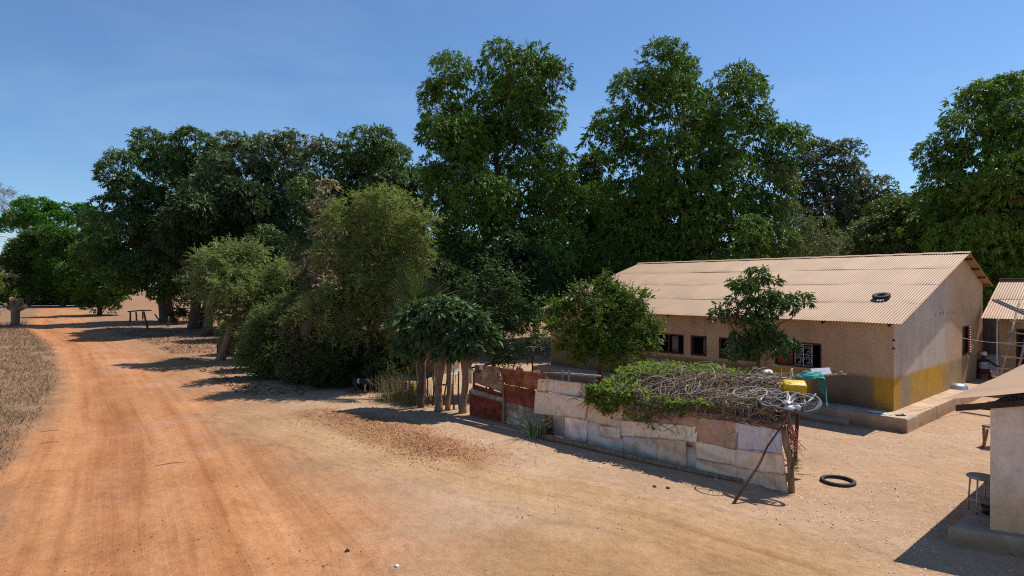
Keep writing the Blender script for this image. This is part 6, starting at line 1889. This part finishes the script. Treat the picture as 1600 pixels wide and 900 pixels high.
def goat(base, heading, s, mat_, label, head_down=0.0, white=False):
    base = np.asarray(base, float); fx = np.array((math.cos(heading), math.sin(heading), 0)); sx_ = np.array((-fx[1], fx[0], 0))
    def G(f, sd, z): return base + (fx * f + sx_ * sd + UP * z) * s
    t = thing('goat', base, label, 'goat')
    hz = 0.78 - 0.42 * head_down
    bl = [(G(0.20, 0, 0.50), G(0.0, 0, 0.49), 0.125 * s, 0.12 * s), (G(0.0, 0, 0.49), G(-0.25, 0, 0.52), 0.12 * s, 0.11 * s),
          (G(0.25, 0, 0.54), G(0.40, 0, hz - 0.04), 0.085 * s, 0.055 * s), (G(0.40, 0, hz), G(0.50, 0, hz - 0.03), 0.058 * s, 0.048 * s), (G(0.50, 0, hz - 0.03), G(0.60, 0, hz - 0.08), 0.045 * s, 0.028 * s),
          (G(0.385, 0.055, hz + 0.02), G(0.36, 0.14, hz - 0.01), 0.018 * s, 0.010 * s), (G(0.385, -0.055, hz + 0.02), G(0.36, -0.14, hz - 0.01), 0.018 * s, 0.010 * s),
          (G(-0.33, 0, 0.56), G(-0.42, 0, 0.63), 0.022 * s, 0.012 * s)]
    for sd, df in ((0.075, 0.0), (-0.075, 0.06)):
        bl += [(G(0.20 + df * .5, sd, 0.44), G(0.19 + df, sd, 0.24), 0.048 * s, 0.026 * s), (G(0.19 + df, sd, 0.24), G(0.19 + df, sd, 0.04), 0.024 * s, 0.019 * s), (G(0.19 + df, sd, 0.02), G(0.215 + df, sd, 0.012), 0.022 * s, 0.018 * s),
               (G(-0.26, sd, 0.47), G(-0.20 - df, sd * 1.1, 0.34), 0.082 * s, 0.045 * s), (G(-0.20 - df, sd * 1.1, 0.34), G(-0.30 - df, sd, 0.22), 0.040 * s, 0.023 * s), (G(-0.30 - df, sd, 0.22), G(-0.275 - df, sd, 0.03), 0.022 * s, 0.018 * s), (G(-0.275 - df, sd, 0.02), G(-0.25 - df, sd, 0.012), 0.022 * s, 0.018 * s)]
    def cf(v):
        c = np.ones((len(v), 3))
        if white:
            q = v - base; f = q @ fx / s; z = q[:, 2] / s
            w = ((z < 0.36) & (z > 0.06) & (f > 0.05)) | ((np.abs(f + 0.05) < 0.05) & (z < 0.62))
            c[w] = np.array((16, 24, 30))
        return c
    body_mesh(bl, 0.016 * s, 'body', mat_, t, colfn=cf)
    mb = MB()
    for sd in (0.03, -0.03):
        mb.tube([G(0.40, sd, hz + 0.05), G(0.36, sd * 1.4, hz + 0.13), G(0.29, sd * 1.9, hz + 0.17)], [0.014 * s, 0.010 * s, 0.004 * s], 6)
    mb.build('horns', M['wood_grey'], t, True)
    return t


gp = gnd(563, 614); goat(gp, math.radians(-15), 0.95, 'goat_dark', 'dark goat with pale legs standing in the shade of the big feathery tree', 0.8, True)
gp = W(829, 583, 25.5); gp[2] = 0; goat(gp, math.radians(205), 1.25, 'goat_brown', 'brown goat standing in the yard behind the rusty fence', 0.2)

# ------------------------------------------------------------------ yard clutter seen behind the fence
def chair(c, yaw, mat_, label):
    c = np.asarray(c, float); ax_ = np.array((math.cos(yaw), math.sin(yaw), 0)); ay_ = np.array((-ax_[1], ax_[0], 0))
    t = thing('plastic_chair', c, label, 'chair')
    mb = MB(); mb.box(c + UP * 0.43, 0.46, 0.44, 0.03, ax_, ay_, UP); mb.build('seat', M[mat_], t)
    mb = MB()
    for k in range(6): mb.box(c + ay_ * 0.23 + ax_ * (-0.18 + 0.072 * k) + UP * 0.66, 0.04, 0.02, 0.40, ax_, ay_, UP)
    mb.box(c + ay_ * 0.235 + UP * 0.87, 0.46, 0.03, 0.07, ax_, ay_, UP); mb.build('backrest', M[mat_], t)
    for sx_ in (-1, 1):
        for sy in (-1, 1):
            mb = MB(); mb.tube([c + ax_ * sx_ * 0.22 + ay_ * sy * 0.22, c + ax_ * sx_ * 0.19 + ay_ * sy * 0.19 + UP * 0.43], [0.018, 0.024], 6); mb.build('leg', M[mat_], t)
        mb = MB(); mb.tube([c + ax_ * sx_ * 0.23 + ay_ * 0.22 + UP * 0.63, c + ax_ * sx_ * 0.24 - ay_ * 0.1 + UP * 0.65, c + ax_ * sx_ * 0.22 - ay_ * 0.2 + UP * 0.43], 0.02, 6); mb.build('armrest', M[mat_], t)
    return t


p = W(707, 600, 26.8); p[2] = 0; chair(p, 0.4, 'chalk', 'pale plastic chair in the yard seen between the pollarded trunks')
p = W(800, 590, 24.6); p[2] = 0
t = thing('stick_rack', p, 'reddish-brown frame of crossed sticks behind the rusty fence', 'frame')
for (a, b_, rr) in (((-0.4, 0, 0), (-0.3, 0.1, 1.05), 0.05), ((0.3, 0, 0), (0.2, 0.1, 1.0), 0.05), ((-0.5, 0, 0.6), (0.45, 0.05, 0.95), 0.04), ((-0.2, 0.1, 0), (0.15, 0, 1.35), 0.028), ((0.25, 0.05, 0.1), (-0.5, 0, 1.3), 0.026)):
    mb = MB(); mb.tube([p + np.array(a), p + np.array(b_)], [rr, rr * 0.8], 7); mb.build('stick', M['red_wood'], t)
mb = MB(); mb.box(p + np.array((0, 0.12, 0.62)), 0.62, 0.04, 0.45, (1, 0, 0), (0, 1, 0), UP); mb.build('board', M['red_wood'], t)
mb = MB(); mb.tube([W(736, 575, 23.6), W(800, 562, 23.8), W(842, 558, 24.2)], 0.035, 6); mb2 = thing('pole_rail', W(790, 600, 23.8) * np.array((1, 1, 0)), 'dark horizontal pole on two forked stakes behind the rusty fence', 'rail')
mb.build('pole', M['dark_wood'], mb2)
for q in (W(760, 570, 23.65), W(832, 559, 24.1)):
    mb = MB(); mb.tube([q * np.array((1, 1, 0)) - UP * 0.1, q + UP * 0.05], 0.035, 6); mb.build('stake', M['dark_wood'], mb2)
rail = thing('pole_rail', FA + FU * 4.6 - FN * 0.9, 'pale pole rail with short stakes behind the left end of the sheet metal fence', 'rail')
a = W(848, 583, 19.0); e = W(938, 588, 17.6); mb = MB(); mb.tube([a, (a + e) / 2 + UP * 0.02, e], 0.035, 7); mb.build('pole', M['wood_grey'], rail, True)
for px in (855, 882, 892):
    f = (px - 848) / 90; q = a + (e - a) * f; mb = MB(); mb.tube([q * np.array((1, 1, 0)) - UP * 0.1 - FN * -0.04, q - FN * -0.04 + UP * (0.12 if px != 855 else 0.03)], 0.028, 6); mb.build('stake', M['wood_grey'], rail)
p = gnd(642, 620); p[1] += 0.3
mb = MB(); mb.lathe(p, [(0.001, 0.0), (0.10, 0.0), (0.115, 0.03), (0.115, 0.30), (0.09, 0.38), (0.04, 0.42), (0.04, 0.47), (0.001, 0.47)], 16)
tag(mb.build('plastic_container', M['yellow'], None, True), 'yellow plastic container lying low in the hedge by the pollarded trunks', 'container')
# mud-brick store in the trees, straw screen and white slab by the crooked tree
p = W(640, 590, 31.0); p[2] = 0
hut = thing('mud_hut', p, 'low mud-brick hut hidden behind the big feathery tree', 'hut')
mb = MB(); mb.box(p + UP * 1.0, 4.2, 3.0, 2.3, unit(np.array((1, -.3, 0))), unit(np.array((.3, 1, 0))), UP); mb.build('wall', M['mud'], hut)
mb = MB(); corrugated(mb, p + np.array((-2.4, -1.4, 2.15)), unit(np.array((1, -.3, 0))), unit(np.array((.3, 1, 0.15))), 4.8, 3.6, rows=2, seed=61, rowcols=(0.55, 0.5, 0.45)); mb.build('roof', M['roof'], hut)
p = gnd(350, 553)
t = thing('straw_screen', p, 'low straw screen beside the crooked pale trunk', 'screen'); r = np.random.default_rng(160)
mb = MB()
for k in range(260):
    q = p + np.array((-0.55 + 1.1 * r.random(), 0.05 * r.normal() + 0.2, 0)); mb.tube([q, q + np.array((0.04 * r.normal(), 0.03 * r.normal(), 0.85 + 0.25 * r.random()))], 0.012, 3, False, np.array((0.36, 0.25, 0.13)) * (0.6 + 0.7 * r.random()))
mb.build('straw', M['twig'], t)
for dx in (0.62, 0.95):
    mb = MB(); mb.tube([p + np.array((dx, -0.1, -0.1)), p + np.array((dx + 0.05, -0.1, 0.9))], 0.07, 7); mb.build('post', M['dark_wood'], t)
p = gnd(376, 556); mb = MB(); mb.box(p + np.array((0.1, 0.4, 0.36)), 0.75, 0.25, 0.75, unit(np.array((1, .2, 0))), unit(np.array((-.2, 1, 0))), unit(np.array((0.08, 0, 1))), (0.55, 0.5, 0.45))
tag(mb.build('concrete_slab', M['attr'], None), 'pale upright slab at the hedge end beside the straw screen', 'slab')

# stakes of the live hedge
r = np.random.default_rng(170); proto = None
for k in range(16):
    f = k / 15; px = 600 + 125 * f; b = gnd(px, 622 + 24 * f + r.normal() * 2.0); b[1] += 0.3
    if proto is None:
        mb = MB(); mb.tube([b - UP * 0.1, b + UP * 0.5 + np.array((0.03, 0, 0)), b + UP * 1.25 + np.array((-0.02, 0.02, 0))], [0.035, 0.03, 0.022], 6)
        proto = tag(mb.build('hedge_stake', M['bark'], None, True, origin=b), 'thin brown stake of the hedge between the grassy bush and the rusty fence', 'stake', 'stakes of the roadside hedge'); o = proto
    else:
        o = proto.copy(); sc.collection.objects.link(o)
    o.location = tuple(b); o.rotation_euler = (r.normal() * 0.12, r.normal() * 0.12, r.random() * 6); o.scale = (1, 1, 0.6 + 0.6 * r.random())

# crooked posts beneath the left mangoes
proto = None
for k, (px, y0, y1, lean) in enumerate([(203, 486, 503, 0.02), (213, 487, 501, -0.05), (223, 484, 499, -0.1), (231, 486, 514, 0.25), (249, 488, 500, 0.6), (296, 486, 498, 0.35), (262, 494, 510, 0.1)]):
    b = gnd(px, y1); hgt = (y1 - y0) / F * b[1]
    if proto is None:
        mb = MB(); mb.tube([b - UP * 0.2, b + UP * 0.5 + np.array((0.03, 0, 0)), b + UP * 1.0], [0.11, 0.095, 0.085], 7)
        proto = tag(mb.build('crooked_post', M['bark'], None, True, origin=b), 'crooked dark post standing under the tall left mangoes', 'post', 'crooked posts under the left mangoes'); o = proto
    else:
        o = proto.copy(); sc.collection.objects.link(o)
    o.location = tuple(b); o.rotation_euler = (0, lean, k); o.scale = (1, 1, hgt)
a = W(200, 487, gnd(203, 503)[1]); e = W(236, 485, gnd(231, 505)[1])
mb = MB(); mb.tube([a, (a + e) / 2 + UP * 0.06, e], [0.09, 0.08, 0.07], 6)
tag(mb.build('log_rail', M['bark'], None, True), 'dark log rail laid across the tops of the crooked posts under the mangoes', 'rail')
# extra mango trunks beside the road
for (px, py, top_, rr, lab, bk) in ((303, 514, 440, 0.55, 'thick dark tree trunk with a sawn top beside the pale feathery tree', 'bark'), (324, 524, 460, 0.42, 'second dark trunk just left of the crooked pale trunk', 'bark')):
    b = gnd(px, py); e = W(px + 3, top_, b[1]); t = thing('mango_tree', b, lab, 'tree'); mb = MB(); mb.tube([b - UP * 0.2, b + UP * 0.5, (b + e) / 2 + np.array((0.1, 0, 0)), e], [rr * 1.3, rr, rr * 0.85, rr * 0.8], 9)
    mb.build('trunk', M[bk], t, True)
    r = np.random.default_rng(px); q = e + UP * 1.5
    mb = MB(); crown_mesh(mb, [(q[0] + r.normal() * 2, q[1] + 2 + r.normal(), q[2] + 3 + r.normal() * 1.2, 2.2, 2.2, 1.8) for _ in range(6)], r, **{**MANGO, 'clump': 1.0, 'L': 0.42, 'cols': ((0.03, 0.065, 0.018), (0.07, 0.11, 0.035))})
    mb.build('crown', M['leaf'], t)
    
# cut stump on the left verge
b = gnd(24, 508)
t = thing('tree_stump', b, 'thick sawn-off tree stump with stubby limbs on the left verge', 'stump')
s_ = b[1] / F
mb = MB(); mb.tube([b - UP * 0.3, b + UP * 0.4, W(24, 488, b[1]), W(25, 478, b[1])], [7.5 * s_, 5.6 * s_, 6.0 * s_, 7.5 * s_], 11)
ends = [((14, 481), (7, 476), 3.0), ((20, 475), (19, 467), 4.0), ((29, 476), (33, 468), 4.0), ((32, 482), (39, 479), 3.6)]
for a_, e_, rr in ends:
    mb.tube([W(24, 484, b[1]), W(*a_, b[1]), W(*e_, b[1] - 0.5)], [rr * s_ * 1.3, rr * s_ * 1.1, rr * s_], 9)
mb.build('trunk', M['bark_pale'], t, True)
for a_, e_, rr in (ends[3], ends[1]):
    p0, p1 = W(*a_, b[1]), W(*e_, b[1] - 0.5); d = unit(p1 - p0) + (np.array((0.2, -0.8, 0.0)) if rr == 3.6 else 0); d = unit(d)
    mb = MB(); mb.lathe(p1 + d * 0.05, [(0.001, 0.02), (rr * s_ * 0.9, 0.015), (rr * s_ * 1.02, -0.06)], 14, axis=d); mb.build('cut_face', M['cut_wood'], t)

# ------------------------------------------------------------------ loose stuff on the ground
r = np.random.default_rng(201)
# dry grass and twigs on the left verge
mb = MB(); n = 150000
yy = 11 + 62 * r.random(n) ** 1.8
x_edge = np.interp(yy, [p_[1] for p_ in ROAD_L], [p_[0] for p_ in ROAD_L])
xx = x_edge - (0.1 + (2 + 0.35 * yy) * r.random(n) ** 1.2) + 0.5 * r.normal(size=n)
k = (fbm(xx * 0.6, yy * 0.6, 61) + 0.25 * fbm(xx * 2.5, yy * 2.5, 63) > 0.50) & (xx < x_edge - 0.1 + 0.3 * r.random(n))
xx, yy = xx[k], yy[k]; n = len(xx)
b = np.column_stack([xx, yy, ground_z(xx, yy) - 0.02])
th = r.random(n) * 6.283; sc_h = 0.55 + 0.01 * yy
hh = (0.02 + 0.24 * r.random(n) ** 3.5) * sc_h
ln = 0.1 + 0.7 * r.random(n); d = np.column_stack([np.cos(th), np.sin(th), np.zeros(n)])
w = (0.0008 + 0.00010 * yy)[:, None]; sd = np.column_stack([-np.sin(th), np.cos(th), np.zeros(n)]) * w
tip = b + d * (hh * ln)[:, None] + np.column_stack([np.zeros(n), np.zeros(n), hh])
mid = b + d * (hh * ln * 0.35)[:, None] + np.column_stack([np.zeros(n), np.zeros(n), hh * 0.62])
V_ = np.stack([b - sd, b + sd, mid + sd * 0.8, tip, mid - sd * 0.8], 1)
tt = r.random((n, 1)); cc = np.array((0.22, 0.135, 0.085)) * (1 - tt) + np.array((0.44, 0.31, 0.19)) * tt
gr = r.random(n) < 0.07; cc[gr] = np.array((0.12, 0.14, 0.05))
mb.add(V_.reshape(-1, 3), np.arange(5 * n).reshape(n, 5), np.repeat(cc, 5, axis=0))
tag(mb.build('dry_grass', M['dry'], None, origin=(0, 0, 0)), 'sparse dry brown grass on the left road verge', 'grass', kind='stuff')


def litter(name, label, cat, xs, ys, size, cols, r, lift=0.02, mat_='dry'):
    n = len(xs); mb = MB()
    c = np.column_stack([xs, ys, ground_z(xs, ys) + 0.004 + lift * r.random(n)])
    d = unit(np.column_stack([r.normal(size=n), r.normal(size=n), 0.25 * r.normal(size=n)]))
    L = size[0] + (size[1] - size[0]) * r.random(n) ** 2
    ci = r.integers(len(cols), size=n); cc = np.array(cols)[ci] * (0.7 + 0.6 * r.random((n, 1)))
    leaf_quads(mb, c, d, L, L * (0.35 + 0.4 * r.random(n)), cc, r, 0.2, 0.5)
    return tag(mb.build(name, M[mat_], None, origin=(0, 0, 0)), label, cat, kind='stuff')


# leaf litter bank
n = 13000; f = r.random(n); lc = np.array(LITTER_C)
seg = np.minimum((f * 3).astype(int), 2); ff = f * 3 - seg
xs = lc[seg, 0] + (lc[seg + 1, 0] - lc[seg, 0]) * ff + r.normal(size=n) * 0.5 * (0.6 + 1.2 * r.random(n)); ys = lc[seg, 1] + (lc[seg + 1, 1] - lc[seg, 1]) * ff + r.normal(size=n) * 0.55
litter('leaf_litter', 'brown dry leaf litter banked beside the road', 'leaf litter', xs, ys, (0.012, 0.07), ((0.42, 0.19, 0.075), (0.33, 0.14, 0.06), (0.48, 0.27, 0.11), (0.20, 0.08, 0.055), (0.30, 0.17, 0.13)), r, 0.02)
n = 9000; ys = 24 + 40 * r.random(n); xr = np.interp(ys, [p_[1] for p_ in ROAD_R], [p_[0] for p_ in ROAD_R]); xs = xr + 0.4 + (1.5 + 0.16 * ys) * r.random(n) ** 1.2
k = fbm(xs * 0.4, ys * 0.4, 71) > 0.46
litter('leaf_litter', 'brown fallen leaves under the roadside trees', 'leaf litter', xs[k], ys[k], (0.08, 0.26), ((0.26, 0.13, 0.07), (0.17, 0.09, 0.05), (0.36, 0.22, 0.12), (0.12, 0.06, 0.045)), r, 0.08)
# pale shell bits on the yard and dark droppings
n = 15000; xs = 2.5 + 11.5 * r.random(n) ** 0.7; ys = 8.6 + 11 * r.random(n)
k = fbm(xs * 0.5, ys * 0.5, 81) + 0.10 * (xs - 6) / 4 > 0.50
litter('shell_bits', 'small white shell bits scattered on the sandy yard', 'shell bits', xs[k], ys[k], (0.012, 0.05), ((0.70, 0.62, 0.52), (0.6, 0.5, 0.4), (0.78, 0.74, 0.68)), r, 0.005)
n = 5200; xs = -7 + 16 * r.random(n); ys = 8.6 + 12 * r.random(n) ** 1.3
k = fbm(xs * 0.6, ys * 0.6, 91) > 0.52
litter('leaf_crumbs', 'small dark leaf crumbs scattered over road and yard', 'leaf crumbs', xs[k], ys[k], (0.008, 0.05), ((0.10, 0.06, 0.04), (0.16, 0.09, 0.05), (0.07, 0.05, 0.04)), r, 0.01)
# plastic and leaf scraps caught along the foot of the fence
n = 160; f = 3.4 + 6.9 * r.random(n); q = FA[None, :] + f[:, None] * FU + (0.05 + 0.28 * r.random((n, 1))) * FN
litter('fence_scraps', 'white and dark scraps along the foot of the sheet metal fence', 'scraps', q[:, 0], q[:, 1], (0.03, 0.12), ((0.6, 0.58, 0.55), (0.10, 0.08, 0.07), (0.3, 0.24, 0.18)), r, 0.03)
for (px, py, s, mt, lab, nm, ct) in ((620, 883, 0.035, 'white_cloth', 'white scrap of paper at the bottom edge of the dirt', 'paper_scrap', 'scrap'), (752, 690, 0.04, 'white_cloth', 'white scrap near the leaf litter bank', 'paper_scrap', 'scrap'),
                                     (542, 855, 0.04, 'dark_wood', 'dark dung lump at the bottom of the dirt', 'dung_lump', 'dung'), (1023, 762, 0.04, 'dark_wood', 'dark dung lump in front of the sheet fence, left of a pair', 'dung_lump', 'dung'),
                                     (1044, 764, 0.04, 'dark_wood', 'dark dung lump in front of the sheet fence, right of a pair', 'dung_lump', 'dung'), (938, 730, 0.035, 'white_cloth', 'white plastic scrap in front of the fence pole', 'paper_scrap', 'scrap')):
    b = gnd(px, py); b[2] = gz(b[0], b[1]) + s * 0.3
    crumpled(nm, b, (s, s, s), mt, lab, int(px), ct, 0.6)
for (x0, y0, x1, y1, lab) in ((242, 727, 290, 721, 'thin dark twig lying across the middle of the dirt road'), (60, 695, 92, 689, 'thin dry twig near the left road edge'), (62, 676, 94, 671, 'dry twig at the left verge, the farther of two')):
    a, e = gnd(x0, y0), gnd(x1, y1); a[2] = gz(a[0], a[1]) + 0.012; e[2] = gz(e[0], e[1]) + 0.012
    mb = MB(); mb.tube([a, (a + e) / 2 + np.array((0, 0.03, 0.012)), e], [0.005, 0.007, 0.004], 5); tag(mb.build('twig', M['bark'], None), lab, 'twig')
